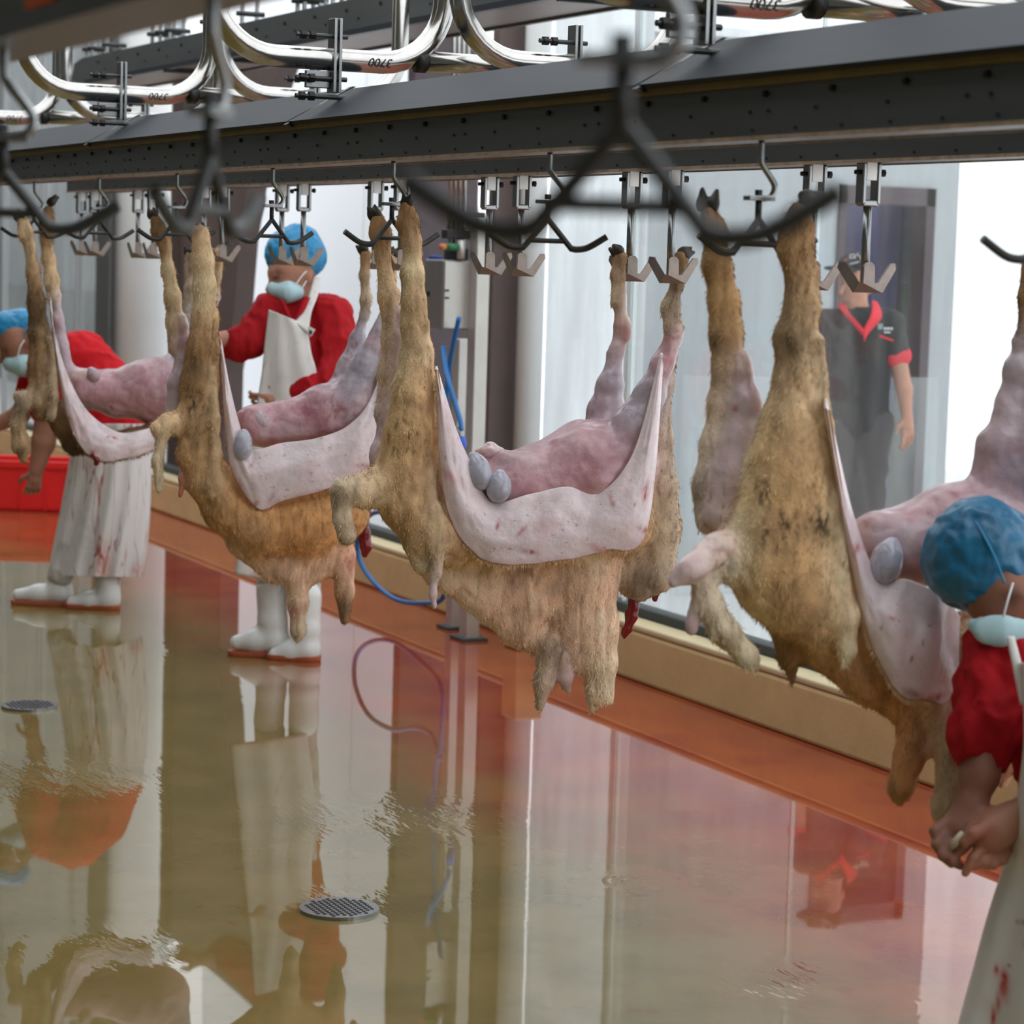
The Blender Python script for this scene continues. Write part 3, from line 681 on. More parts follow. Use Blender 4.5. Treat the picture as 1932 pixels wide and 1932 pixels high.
for i, (px, py, yaw) in enumerate(((1180, 110, -0.5), (398, 210, 0.9), (8, 225, -0.3))):
    p = PY(px, py, Y0); gambrel_hook((float(p[0]), Y0, ZB + 0.008), yaw, ['large blurred gambrel hook hanging across the centre foreground', 'blurred gambrel hook in front of the second carcass', 'blurred gambrel hook at the left edge of the picture'][i], 'gambrel hooks on the foreground rail', 1.05)

W_OUT = [(-.034, 0), (.034, 0), (.066, .05), (.063, .062), (.052, .061), (.024, .021), (.014, .02), (.013, .055), (.006, .063), (-.006, .063), (-.013, .055), (-.014, .02), (-.024, .021), (-.052, .061), (-.063, .062), (-.066, .05)]
fork_src = None
def fork_hook(X, label, yaw=0.0):
    global fork_src
    if fork_src is not None:
        o = copy_tree(fork_src); o.location = (X, Y2, ZB); o.rotation_euler = (0, 0, yaw); o['label'] = label; return o
    t = thing('fork_hook', (X, Y2, ZB), label, 'hook', 'forked hooks on the rear rail'); c = np.array([X, Y2, ZB])
    Wd = lambda a, z, o=0: c + np.array([o, a, z])
    for s in (-1, 1): MB().obox(Wd(s * 0.018, -0.043), (0, 0.005, 0), (0.014, 0, 0), (0, 0, 0.043)).build('clevis_plate', steel, t, bevel=0.003)
    MB().obox(Wd(0, -0.016), (0, 0.012, 0), (0.012, 0, 0), (0, 0, 0.02)).build('clevis_block', steel_post, t)
    MB().obox(Wd(0, -0.083), (0, 0.02, 0), (0.013, 0, 0), (0, 0, 0.007)).build('clevis_foot', steel, t, bevel=0.003)
    MB().tube([Wd(-0.034, -0.02), Wd(0.034, -0.02)], 0.005, 8).build('pin', black_iron, t)
    MB().tube([Wd(0.03, -0.02), Wd(0.038, -0.02)], 0.0085, 6).build('nut', dark_steel, t)
    MB().tube([Wd(0, -0.085), Wd(0, -0.25)], 0.0092, 12).build('rod', steel, t, True)
    pl = MB(); k = len(W_OUT); vs = []
    for o in (0, 0.006):
        for a, z in W_OUT: vs.append(Wd(a if a > -.024 else -.024 + (a + .024) * 0.12, -0.267 + z, 0.012 + o - (max(0, -a - .024)) * 1.7))
    pl.add(vs, [list(range(k)), list(range(k, 2 * k))[::-1]] + [(i, i + k, (i + 1) % k + k, (i + 1) % k) for i in range(k)])
    pl.build('fork_plate', fork_steel, t)
    fork_src = t; return t
FC = [-3.70 - 0.845 * k for k in range(9)]
wi = 0
for k, X in enumerate(FC):
    for dx in (0.105, -0.105):
        if X + dx < -10.6: continue
        fork_hook(X + dx, 'forked steel hook on the rear rail, %s from the right' % ORD[wi], random.uniform(-0.08, 0.08)); wi += 1
# ------------------------------------------------------------------ carcasses
def hide_mat():
    return mat('short_fleece', None, 0.85, 0, 0.18, 30, 0.25, 160, spec=0.2, attr=True)
def flesh_mat():
    return mat('wet_flesh', None, 0.27, 0, 0.14, 22, 0.16, 75, spec=0.5, attr=True, sss=0.1, coat=0.15)
HIDE = hide_mat(); FLESH = flesh_mat()
HOOF = mat('hoof_horn', lin(52, 44, 36), 0.5, 0, 0.3, 40)
BLOODM = mat('dark_blood_clot', lin(120, 14, 22), 0.25, 0, 0.3, 40)
c3 = lambda r, g, b: np.array(lin(r, g, b)[:3])
GOLD = c3(190, 154, 104); TAN = c3(200, 172, 132); PEACH = c3(220, 182, 150); PALE = c3(226, 210, 178); DARKF = c3(98, 80, 58); BROWN = c3(140, 108, 68); GREYF = c3(184, 166, 140)
_ds = lambda q, g, a=0.14: (q * (1 - a) + q.mean() * a * np.array([1.04, 1.0, 0.96])) * g * np.array([1.06, 0.99, 0.95])
GOLD, TAN, PEACH, PALE, BROWN, GREYF = _ds(GOLD, 1.34), _ds(TAN, 1.28), _ds(PEACH, 1.2), _ds(PALE, 1.05, .05), _ds(BROWN, 1.3), _ds(GREYF, 1.22)
PINK = c3(196, 146, 154); PALEP = c3(224, 198, 202); LILAC = c3(198, 176, 186); BLUE = c3(168, 166, 178); RED = c3(168, 32, 40); WHITE = c3(236, 219, 222); ORANGE = c3(212, 156, 102); REDP = c3(190, 96, 92); DKPINK = c3(160, 104, 112)

class Carcass:
    def __init__(s, label, pf, pr, base_px):
        s.pf = np.array(pf); s.pr = np.array(pr); d = s.pr - s.pf; s.n = nrm(np.array([d[1], -d[0], 0]))
        b = s.P(*base_px, 0); s.t = thing('sheep_carcass', b, label, 'carcass', 'sheep carcasses on the line'); s.sdf = SDF(0.0062)
    def P(s, x, y, off=0.0):
        r = ray(x, y); k = ((s.pf - EYE) @ s.n) / (r @ s.n); return EYE + r * (k - off)
    def R(s, x, y, r): return r * depth(s.P(x, y)) / FPX
    def chain(s, pts, col, fur=1, k=0.02, flat=1.0, cols=None):
        q = [(s.P(x, y, o), s.R(x, y, r)) for x, y, o, r in pts]
        if len(q) == 1: q = q * 2; q[1] = (q[1][0] + np.array([0, 0, 1e-4]), q[1][1])
        s.sdf.chain(q, col, k, flat, None, fur, cols)
    specks = ()
    def fur(s, pts, col, **k): s.chain(pts, col, 1, **k)
    def meat(s, pts, col, **k): s.chain(pts, col, 0, **k)
    def hoof(s, x, y, off, dx, dy, r=9, spread=8):
        m = SDF(0.0035); d = math.hypot(dx, dy); ux, uy = dx / d, dy / d
        for sg in (-1, 1):
            bx, by = x - uy * sg * spread * 0.5, y + ux * sg * spread * 0.5
            m.chain([(s.P(bx - dx * 0.35, by - dy * 0.35, off + sg * 0.004), s.R(x, y, r * 0.95)), (s.P(bx, by, off + sg * 0.004), s.R(x, y, r)), (s.P(bx + dx + uy * sg * -spread * 0.2, by + dy, off), s.R(x, y, r * 0.42))], (0.05, 0.04, 0.03), 0.004)
        V, Q = m.mesh(1); return mesh_obj('hoof', V, Q, HOOF, s.t, True)
    def build(s, dabs=(), nfur=30000, length=0.013, seed=1):
        V, Q = s.sdf.mesh(1); N = vnormals(V, Q); tg = s.sdf.tags(V); C = s.sdf.colors(V, 0.018)
        furw = tg.astype(float)
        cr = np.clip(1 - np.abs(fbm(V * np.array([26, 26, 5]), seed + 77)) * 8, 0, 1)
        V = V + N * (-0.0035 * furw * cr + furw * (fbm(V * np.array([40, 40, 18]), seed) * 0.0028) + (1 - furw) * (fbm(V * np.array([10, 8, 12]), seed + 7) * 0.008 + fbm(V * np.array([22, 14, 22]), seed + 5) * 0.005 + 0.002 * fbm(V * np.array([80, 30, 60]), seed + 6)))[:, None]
        # long soft folds shaded into the coat colour, plus its own mottling
        n1 = fbm(V * np.array([14, 14, 5]), seed + 9)[:, None]; n2 = fbm(V * np.array([70, 70, 22]), seed + 11)[:, None]; fw = furw[:, None]
        C = C * (1 + fw * (0.34 * n1 + 0.34 * n2)) * (1 + (1 - fw) * 0.10 * n1)
        dk = np.clip((fbm(V * 11, seed + 21) - 0.32) * 3, 0, 1)[:, None] * fw * 0.5; C = C * (1 - dk) + dk * (DARKF * 0.8)
        fas = np.clip((fbm(V * np.array([7, 7, 16]), seed + 29) - 0.02) * 2.2, 0, 1)[:, None] * (1 - fw) * 0.55; C = C * (1 - fas) + fas * c3(206, 182, 186)
        mus = np.clip((fbm(V * np.array([40, 9, 26]), seed + 37) - 0.15) * 2.5, 0, 1)[:, None] * (1 - fw) * 0.5; C = C * (1 - mus) + mus * c3(168, 108, 120)
        veins = np.clip(1 - np.abs(fbm(V * np.array([26, 26, 12]), seed + 31)) * 9, 0, 1)[:, None] * (1 - fw) * 0.22; C = C * (1 - veins) + veins * c3(214, 190, 192)
        sw = 1 - fw; g1 = fbm(V * np.array([60, 60, 11]), seed + 71)[:, None]; C = C * (1 - sw * 0.4 * np.clip(g1, 0, 1)) + sw * 0.4 * np.clip(g1, 0, 1) * c3(236, 222, 222)
        g2 = np.clip(1 - np.abs(fbm(V * np.array([30, 30, 9]), seed + 73)) * 14, 0, 1)[:, None] * np.clip(fbm(V * 6, seed + 75) * 3, 0, 1)[:, None] * sw * 0.6; C = C * (1 - g2) + g2 * c3(142, 40, 50)
        crease_shade = np.clip(1 - np.abs(fbm(V * np.array([26, 26, 5]), seed + 77)) * 8, 0, 1)[:, None] * fw * 0.38; C = C * (1 - crease_shade) + crease_shade * C * 0.45  # shade of the hide creases darkened into the coat colour
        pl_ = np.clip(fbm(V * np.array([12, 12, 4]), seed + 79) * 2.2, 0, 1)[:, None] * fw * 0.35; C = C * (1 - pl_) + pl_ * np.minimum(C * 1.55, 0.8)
        for x, y, o, r, col, a in dabs:
            w = a * np.exp(-(np.linalg.norm(V - s.P(x, y, o), axis=1) / s.R(x, y, r)) ** 2)[:, None]; C = C * (1 - w) + w * col
        for x, y, o, r in s.specks:
            w = np.clip((fbm(V * np.array([150, 150, 60]), seed + 60) - 0.08) * 6, 0, 1) * np.exp(-(np.linalg.norm(V - s.P(x, y, o), axis=1) / s.R(x, y, r)) ** 4); C = C * (1 - 0.85 * w[:, None]) + 0.85 * w[:, None] * DARKF * 0.35
        C = np.clip(C, 0.004, 0.9)
        ft = (furw[Q].mean(1) < 0.5).astype(int)
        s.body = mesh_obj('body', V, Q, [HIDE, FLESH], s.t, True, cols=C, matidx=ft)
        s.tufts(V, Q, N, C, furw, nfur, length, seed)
        return s.body
    def tufts(s, V, Q, N, C, furw, n, length, seed):
        rng = np.random.default_rng(seed); fq = Q[furw[Q].mean(1) > 0.9]
        ar = np.linalg.norm(np.cross(V[fq[:, 2]] - V[fq[:, 0]], V[fq[:, 3]] - V[fq[:, 1]]), axis=1); pick = rng.choice(len(fq), n, p=ar / ar.sum()); q = fq[pick]
        a, b = rng.random((2, n, 1)); p = (V[q[:, 0]] * (1 - a) + V[q[:, 1]] * a) * (1 - b) + (V[q[:, 3]] * (1 - a) + V[q[:, 2]] * a) * b; nn = N[q[:, 0]]; cc = C[q[:, 0]]
        flow = np.array([0, 0, -1.0]) + 0.5 * np.stack([fbm(p * 6, 40), fbm(p * 6, 41), fbm(p * 6, 42)], 1)
        flow = flow - nn * (flow * nn).sum(1)[:, None]; d = 0.28 * nn + 0.9 * flow + 0.22 * rng.normal(size=(n, 3)); d /= np.linalg.norm(d, axis=1)[:, None]
        L = length * (0.5 + rng.random((n, 1))) * (1 + 0.6 * np.clip(fbm(p * 15, 50), 0, 1))[:, None]
        side = np.cross(d, nn); side /= np.linalg.norm(side, axis=1)[:, None] + 1e-9; wd = 0.0011
        p0 = p - nn * 0.002
        vs = np.stack([p0 - side * wd, p0 + side * wd, p0 + d * L * 0.6 + side * wd * 0.6, p0 + d * L + flow * L * 0.25], 1).reshape(-1, 3)
        cj = cc * (0.82 + 0.32 * rng.random((n, 1))); cv = np.repeat(cj, 4, 0)
        base = np.arange(n)[:, None] * 4; fs = np.concatenate([base + np.array([[0, 1, 2]]), base + np.array([[0, 2, 3]])])
        o = mesh_obj('fleece_hair', vs, fs, HIDE, s.t, False, cols=cv); o['kind'] = 'stuff'
    def flap(s, U, L, offU, offL, rows=60, cols=150, bulge=0.02, name='skin_flap', dabs=(), seed=1, furcol=TAN, thick=0.006, tint=WHITE):
        u = smooth_path([(x, y, o) for (x, y), o in zip(U, offU)], 12); l = smooth_path([(x, y, o) for (x, y), o in zip(L, offL)], 12)
        u = np.array(u); l = np.array(l)
        def res(a, m):
            t = np.linspace(0, len(a) - 1, m); i = np.minimum(t.astype(int), len(a) - 2); f = (t - i)[:, None]; return a[i] * (1 - f) + a[i + 1] * f
        u = res(u, cols); l = res(l, cols); G = np.zeros((rows, cols, 3))
        for i in range(rows):
            t = i / (rows - 1); q = u * (1 - t) + l * t; o = q[:, 2] + bulge * math.sin(math.pi * t)
            o = o + 0.004 * np.sin(np.arange(cols) * 0.22 + 2 * t) * (1 - t) + 0.012 * fbm(np.stack([np.arange(cols) * 0.05, np.full(cols, t * 2.0), np.full(cols, seed * 7.1)], 1), seed)
            jit = (3.0 * fbm(np.stack([np.arange(cols) * 0.3, np.full(cols, 3.3), np.full(cols, seed)], 1), seed) if i == rows - 1 else np.zeros(cols))
            for j in range(cols): G[i, j] = s.P(q[j, 0], q[j, 1] + jit[j], o[j])
        Vf = G.reshape(-1, 3); idx = np.arange(rows * cols).reshape(rows, cols); Q = np.stack([idx[:-1, :-1], idx[1:, :-1], idx[1:, 1:], idx[:-1, 1:]], -1).reshape(-1, 4)
        N = vnormals(Vf, Q)
        if (N @ FWD).mean() > 0: Q = Q[:, ::-1]; N = -N
        Vb = Vf - N * thick; nv = len(Vf); V = np.concatenate([Vf, Vb]); bd = list(idx[0, :]) + list(idx[1:, -1]) + list(idx[-1, ::-1][1:]) + list(idx[::-1, 0][1:])
        rim = np.array([(bd[i], bd[i + 1], bd[i + 1] + nv, bd[i] + nv) for i in range(len(bd) - 1)])
        allQ = np.concatenate([Q, Q[:, ::-1] + nv, rim]); C = np.tile(tint, (nv, 1))
        n1 = fbm(Vf * np.array([9, 9, 9]), seed + 2)[:, None]; C = C * (1 + 0.08 * n1); pk = np.clip(fbm(Vf * np.array([20, 20, 7]), seed + 4) - 0.1, 0, 1)[:, None] * 0.7; C = C * (1 - pk) + pk * c3(206, 160, 162)
        st = np.clip((fbm(Vf * 150, seed + 6) - 0.5) * 8, 0, 1)[:, None] * 0.55; C = C * (1 - st) + st * c3(120, 60, 60)
        tt = np.repeat(np.linspace(0, 1, rows), cols)[:, None]; edge = np.clip((tt - 0.9) * 10, 0, 1) * 0.45 * (0.5 + 0.5 * np.clip(fbm(Vf * 24, seed + 8) * 2, -1, 1))[:, None]; C = C * (1 - edge) + edge * c3(178, 70, 74)
        for x, y, r, col, a in dabs:
            d = Vf - s.P(x, y, 0); an = (x * 7 + y * 3) % 3.14; e1 = (d @ RGT) * math.cos(an) + (d @ UPV) * math.sin(an); e2 = -(d @ RGT) * math.sin(an) + (d @ UPV) * math.cos(an); rr_ = s.R(x, y, r); w = np.clip(1.5 * a * np.exp(-(e1 / (1.5 * rr_)) ** 2 - (e2 / (0.5 * rr_)) ** 2) * (0.7 + 0.8 * fbm(Vf * 120, seed + 50)), 0, 1)[:, None]; C = C * (1 - w) + w * col
        Ca = np.concatenate([np.clip(C, 0.01, 0.85), np.tile(furcol, (nv, 1))]); mi = [0] * len(Q) + [1] * len(Q) + [0] * len(rim)
        o = mesh_obj(name, V, allQ, [FLESH, HIDE], s.t, True, cols=Ca, matidx=mi); s.rimtuft(G[-1], furcol, seed); return o
    def rimtuft(s, line, col, seed):
        rng = np.random.default_rng(seed + 77); n = 900; t = rng.random(n) * (len(line) - 1.001); i = t.astype(int); f = (t - i)[:, None]; p = line[i] * (1 - f) + line[i + 1] * f - FWD * 0.0
        d = np.array([0, 0, -1.0]) + rng.normal(size=(n, 3)) * 0.35; d /= np.linalg.norm(d, axis=1)[:, None]; sd = np.cross(d, FWD); L = 0.012 * (0.4 + rng.random((n, 1)))
        p = p + FWD * 0.006; vs = np.stack([p - sd * 0.001, p + sd * 0.001, p + d * L], 1).reshape(-1, 3); cv = np.repeat(col * (0.8 + 0.5 * rng.random((n, 1))), 3, 0)
        o = mesh_obj('rim_hair', vs, np.arange(3 * n).reshape(-1, 3), HIDE, s.t, False, cols=cv); o['kind'] = 'stuff'
    def organ(s, x, y, off, rx, ry, col, name='gland', tilt=0.0, vein=True):
        m = SDF(0.004); c = s.P(x, y, off); a, b = s.R(x, y, rx), s.R(x, y, ry); R2 = RGT * math.cos(tilt) + UPV * math.sin(tilt); U2 = -RGT * math.sin(tilt) + UPV * math.cos(tilt)
        m.ell(c, (R2 * a, U2 * b, FWD * min(a, b)), col, 0.01); m.cone(c + U2 * b * 0.6, a * 0.55, c + U2 * b * 0.98, a * 0.3, col, 0.02)
        V, Q = m.mesh(1); C = np.tile(col, (len(V), 1)); v = np.clip(1 - np.abs(fbm(V * 45, 3)) * 8, 0, 1)[:, None] * 0.35; C = C * (1 - v) + v * c3(120, 96, 112)
        return mesh_obj(name, V, Q, ORG, s.t, True, cols=C)
    def clot(s, pts, name='blood_clot'):
        m = SDF(0.004); m.chain([(s.P(x, y, o), s.R(x, y, r)) for x, y, o, r in pts], (0.2, 0.01, 0.02), 0.012); V, Q = m.mesh(1); V = V + vnormals(V, Q) * (fbm(V * 60, 4) * 0.005)[:, None]; return mesh_obj(name, V, Q, BLOODM, s.t, True)
ORG = mat('glistening_membrane', None, 0.16, 0, 0.08, 30, attr=True, sss=0.1, coat=0.6)
GLAND = c3(178, 178, 192); PEARL = c3(190, 166, 172)

# --- third carcass (sharp, centre)
S = Carcass('tan sheep carcass at the centre with a wide pale skin flap and two grey glands', (HX[3], Y1, 0), (FC[2], Y2, 0), (1000, 1345))
S.fur([(768, 392, .06, 13), (770, 420, .06, 18), (777, 455, .06, 16), (778, 520, .06, 20), (780, 570, .06, 22), (782, 610, .06, 25), (786, 670, .06, 30), (782, 740, .06, 41), (775, 820, .06, 49), (770, 900, .05, 52)], GOLD, cols=[BROWN, BROWN, TAN, TAN, BROWN, TAN, TAN, GOLD, GOLD])
S.fur([(712, 412, -.06, 14), (718, 440, -.06, 19), (722, 480, -.06, 14), (733, 560, -.05, 19), (742, 640, -.05, 20), (736, 700, -.04, 20), (722, 780, -.03, 16)], TAN, cols=[BROWN, BROWN, TAN, TAN, TAN, TAN])
S.meat([(756, 590, -.03, 9), (755, 690, -.03, 15), (744, 780, -.02, 26), (728, 860, -.02, 30), (714, 930, -.02, 22)], LILAC)
S.fur([(770, 880, .05, 56), (772, 950, .06, 52), (812, 1000, .06, 48), (860, 1030, .06, 40)], GOLD, k=.03)
S.fur([(735, 915, .05, 40), (690, 925, .08, 30), (648, 925, .1, 24)], TAN, k=.03, cols=[TAN, PALE])
S.fur([(640, 930, .1, 18), (645, 980, .1, 16), (654, 1010, .1, 19)], GREYF)
S.fur([(812, 890, .10, 12), (818, 960, .12, 12), (822, 1020, .12, 15), (824, 1080, .12, 14)], GREYF, k=.012)
S.meat([(818, 1092, .12, 10), (817, 1120, .12, 8), (819, 1146, .12, 7)], PALEP, k=.008)
S.fur([(792, 1030, .07, 28), (800, 1060, .07, 26)], PALE)
S.meat([(880, 935, .0, 70), (1000, 930, .0, 78), (1110, 890, .0, 88), (1165, 880, .0, 78)], PINK, k=.04, flat=1.15)
S.meat([(1168, 560, -.08, 13), (1172, 612, -.08, 16), (1180, 630, -.08, 13)], GREYF)
S.fur([(1170, 486, -.08, 15), (1165, 520, -.08, 12), (1166, 570, -.08, 13)], GREYF, cols=[BROWN, GREYF])
S.meat([(1172, 620, -.08, 13), (1160, 665, -.08, 15), (1152, 725, -.08, 23), (1145, 785, -.08, 37), (1150, 845, -.06, 48)], BLUE, cols=[LILAC, LILAC, BLUE, LILAC])
S.fur([(1284, 490, .06, 17), (1279, 530, .06, 13), (1265, 580, .06, 16), (1270, 618, .06, 18)], GREYF, cols=[BROWN, GREYF, GREYF])
S.meat([(1274, 632, .06, 15), (1248, 690, .06, 20), (1226, 745, .06, 26), (1200, 800, .06, 38), (1165, 865, .05, 50)], BLUE, cols=[LILAC, BLUE, BLUE, LILAC])
S.fur([(1272, 645, .03, 13), (1254, 730, .03, 14), (1243, 830, .02, 24), (1243, 920, .02, 34), (1247, 1000, .02, 36), (1236, 1085, .03, 34), (1210, 1110, .03, 24)], GREYF, k=.02)
S.fur([(820, 1000, .03, 55), (940, 1010, .02, 58), (1060, 1005, .02, 62), (1170, 985, .02, 68)], GOLD, k=.03, flat=1.5)
S.fur([(1165, 1045, .01, 44), (1192, 1092, .01, 34)], GREYF, k=.03)
S.fur([(830, 1075, .02, 36), (915, 1115, .02, 46), (985, 1180, .02, 40), (1020, 1222, .02, 20)], PEACH, k=.03, flat=.7)
S.fur([(930, 1075, .03, 40), (1010, 1130, .03, 48)], PEACH, k=.03, flat=.8)
S.fur([(1010, 1080, .04, 45), (1095, 1090, .04, 68), (1100, 1190, .04, 60), (1092, 1225, .04, 46)], PEACH, k=.03, flat=.7)
S.fur([(1036, 1215, .05, 24), (1027, 1285, .05, 18), (1018, 1333, .05, 9)], GREYF, k=.02)
S.fur([(1130, 1170, .05, 34), (1132, 1250, .05, 31), (1128, 1305, .05, 22), (1116, 1345, .05, 4)], PALE, k=.02); S.fur([(1140, 1290, .05, 18), (1150, 1322, .05, 8)], PALE)
S.meat([(1070, 1240, .05, 18), (1066, 1280, .05, 11), (1072, 1306, .05, 4)], PALEP, k=.015); S.meat([(1062, 1275, .05, 5), (1060, 1300, .05, 3)], RED, k=.006)
S.meat([(1268, 650, .075, 7), (1256, 685, .075, 7), (1242, 725, .078, 6)], RED, k=.004); S.meat([(1182, 618, -.065, 7), (1180, 640, -.068, 5)], RED, k=.004)
S.meat([(955, 872, .05, 20), (1000, 880, .06, 20)], PEARL, k=.03)
S.specks = [(768, 830, .1, 40), (820, 1060, .13, 18)]
S.build([ (780, 590, .08, 24, BROWN, .6), (1250, 640, .08, 12, RED, .6), (1262, 680, .08, 10, RED, .7), (752, 705, -.02, 9, RED, .7), (1215, 1095, .05, 30, DARKF, .7), (1180, 628, -.07, 10, RED, .4), (1070, 1290, .05, 12, RED, .6), (1140, 865, .1, 30, DKPINK * .7, .75), (1075, 840, .08, 30, PALEP, .45), (1000, 870, .09, 24, PALEP, .35), (1000, 940, .1, 40, DKPINK, .3), (720, 870, 0, 18, PALEP, .6), (1012, 1110, .07, 9, ORANGE, .9), (960, 1130, .05, 40, PEACH, .5)], 46000, 0.0085, 3)  # the darkened pink dab paints the shade in the hollow by the hind leg
S.flap([(825, 690), (858, 800), (884, 864), (926, 944), (1000, 932), (1070, 918), (1130, 930), (1196, 850), (1246, 665)], [(822, 705), (828, 860), (852, 985), (906, 1052), (965, 1066), (1050, 1058), (1140, 1040), (1220, 1002), (1252, 690)],
       [.1, .115, .125, .13, .14, .14, .14, .14, .105], [.1, .125, .135, .14, .15, .15, .155, .155, .105], dabs=[(1212, 930, 12, RED, .8), (1210, 1000, 10, RED, .7), (1130, 1038, 14, c3(190, 90, 92), .5), (985, 1000, 8, c3(176, 80, 84), .7), (1000, 1040, 10, c3(150, 60, 70), .7), (940, 990, 7, c3(190, 96, 98), .7), (1150, 945, 8, RED, .6), (850, 900, 18, c3(206, 140, 140), .6)], seed=3)
S.hoof(768, 382, .06, 0, -14, 8, 9); S.hoof(706, 404, -.06, -5, -14, 9, 9); S.hoof(1164, 474, -.08, -10, -8, 9, 9); S.hoof(1292, 478, .06, 14, -6, 9, 9)
S.organ(904, 892, .12, 24, 34, GLAND, tilt=.35); S.organ(941, 921, .13, 24, 28, GLAND, tilt=-.1); S.organ(925, 852, .03, 30, 10, PALEP, 'fat_pad')
S.clot([(1240, 1112, .03, 10), (1236, 1130, .03, 7)]); S.clot([(1196, 1122, .02, 12), (1192, 1162, .02, 11), (1182, 1190, .02, 8), (1176, 1206, .02, 3)])

# --- fourth carcass (right)
S = Carcass('golden sheep carcass at the right whose pale flap touches the bending worker', (HX[1], Y1, 0), (FC[0], Y2, 0), (1600, 1520))
S.fur([(1506, 400, .06, 20), (1505, 432, .06, 25), (1500, 470, .06, 28), (1512, 520, .06, 26), (1513, 580, .06, 30), (1500, 640, .06, 37), (1508, 720, .06, 46), (1500, 800, .06, 60), (1488, 880, .06, 75), (1482, 960, .06, 86)], GOLD, cols=[BROWN, BROWN, GOLD, TAN, BROWN, TAN, TAN, GOLD, GOLD], k=.025)
S.fur([(1480, 960, .06, 86), (1462, 1035, .06, 92), (1480, 1090, .06, 84), (1530, 1125, .05, 78), (1568, 1180, .05, 58)], GOLD, k=.04)
S.fur([(1340, 400, -.06, 17), (1346, 435, -.06, 22), (1353, 500, -.06, 26), (1366, 570, -.06, 28), (1368, 630, -.06, 31), (1374, 700, -.05, 28), (1362, 760, -.05, 24), (1350, 840, -.05, 27), (1336, 920, -.04, 28), (1335, 985, -.03, 24)], TAN, cols=[BROWN, BROWN, GOLD, GOLD, BROWN, TAN, PALE, PALE, PALE])
S.meat([(1398, 680, -.03, 12), (1406, 760, -.02, 28), (1404, 830, -.02, 40), (1384, 900, -.01, 42), (1366, 975, .0, 38)], LILAC)
S.fur([(1420, 1020, .05, 50), (1370, 1055, .08, 36), (1335, 1072, .09, 26)], PALE, k=.03)
S.meat([(1350, 1035, .09, 30), (1300, 1075, .11, 20), (1268, 1100, .11, 10)], PALEP, k=.02)
S.fur([(1322, 1092, .1, 22), (1335, 1140, .1, 27), (1366, 1190, .1, 27), (1410, 1238, .1, 20), (1424, 1260, .1, 10)], PALE, k=.015)
S.meat([(1308, 1150, .1, 11), (1304, 1190, .1, 11)], PALEP, k=.01)
S.fur([(1548, 640, .09, 8), (1563, 800, .11, 10), (1578, 940, .12, 12), (1584, 1080, .12, 22), (1594, 1160, .12, 25), (1598, 1228, .12, 16), (1592, 1254, .12, 6)], PALE, k=.014)
S.meat([(1630, 1030, .02, 52), (1700, 1030, .0, 64), (1790, 1010, .0, 88), (1880, 1000, .0, 90), (1960, 990, .0, 90)], PINK, k=.04, flat=1.0)
S.meat([(1930, 640, 0, 13), (1922, 700, 0, 22), (1908, 770, 0, 34), (1898, 850, 0, 52), (1892, 930, 0, 66)], BLUE, cols=[BLUE, BLUE, LILAC, LILAC])
S.fur([(1943, 500, 0, 16), (1936, 560, 0, 13), (1931, 640, 0, 14)], BROWN)
S.fur([(2035, 500, .05, 18), (2020, 600, .05, 18)], BROWN); S.meat([(2020, 600, .05, 20), (1990, 750, .05, 40), (1950, 900, .03, 70)], BLUE)
S.fur([(1470, 1180, .0, 26), (1488, 1235, .0, 20), (1494, 1282, .0, 8)], BROWN); S.fur([(1560, 1230, .03, 40), (1640, 1285, .03, 40), (1720, 1335, .03, 42)], ORANGE, k=.03)
S.fur([(1660, 1200, .03, 60), (1740, 1250, .03, 60), (1800, 1230, .02, 60), (1900, 1200, 0, 70)], TAN, k=.04)
S.fur([(1726, 1360, .05, 36), (1714, 1435, .05, 25), (1700, 1482, .05, 22), (1696, 1504, .05, 14)], ORANGE, k=.02)
S.fur([(1762, 1330, .07, 30), (1798, 1395, .09, 33), (1802, 1455, .09, 30), (1782, 1515, .09, 21), (1766, 1542, .09, 10)], PALE, k=.02, cols=[PALE, GREYF, GREYF, PALE])
S.fur([(1925, 1360, -.02, 34), (1912, 1430, -.02, 22), (1890, 1475, -.02, 12)], PEACH, k=.02)
S.meat([(1770, 1340, .07, 20), (1745, 1410, .06, 16)], REDP, k=.02)
S.meat([(1650, 1000, .05, 28), (1712, 1018, .05, 24)], PEARL, k=.03)
S.specks = [(1470, 1000, .15, 40), (1545, 985, .14, 32), (1440, 930, .12, 26), (1360, 1060, .1, 30)]
S.build([(1490, 640, .1, 34, DARKF * .7, .75), (1470, 1000, .15, 40, BROWN * .6, .5), (1540, 1000, .14, 30, DARKF * .6, .55), (1345, 640, -.03, 20, DARKF * .6, .7), (1412, 780, 0, 10, BLUE * .7, .6), (1430, 842, 0, 13, DKPINK, .8), (1388, 770, 0, 6, RED, .8), (1412, 748, 0, 9, DKPINK, .7), (1370, 870, 0, 16, DKPINK * .6, .7), (1800, 935, .05, 10, RED * .7, .6), (1870, 930, .08, 14, DKPINK * .5, .8), (1720, 985, .06, 10, RED, .5), (1755, 975, .06, 7, RED * .5, .7), (1690, 1010, .06, 20, PALEP, .6), (1700, 1100, .06, 30, DKPINK, .7), (1505, 420, .09, 16, DARKF, .7), (1345, 430, -.03, 18, DARKF, .5), (1440, 900, .13, 22, TAN, .4), (1700, 1495, .06, 18, DARKF, .7), (1810, 1430, .12, 18, DARKF, .5)], 60000, 0.0085, 11)
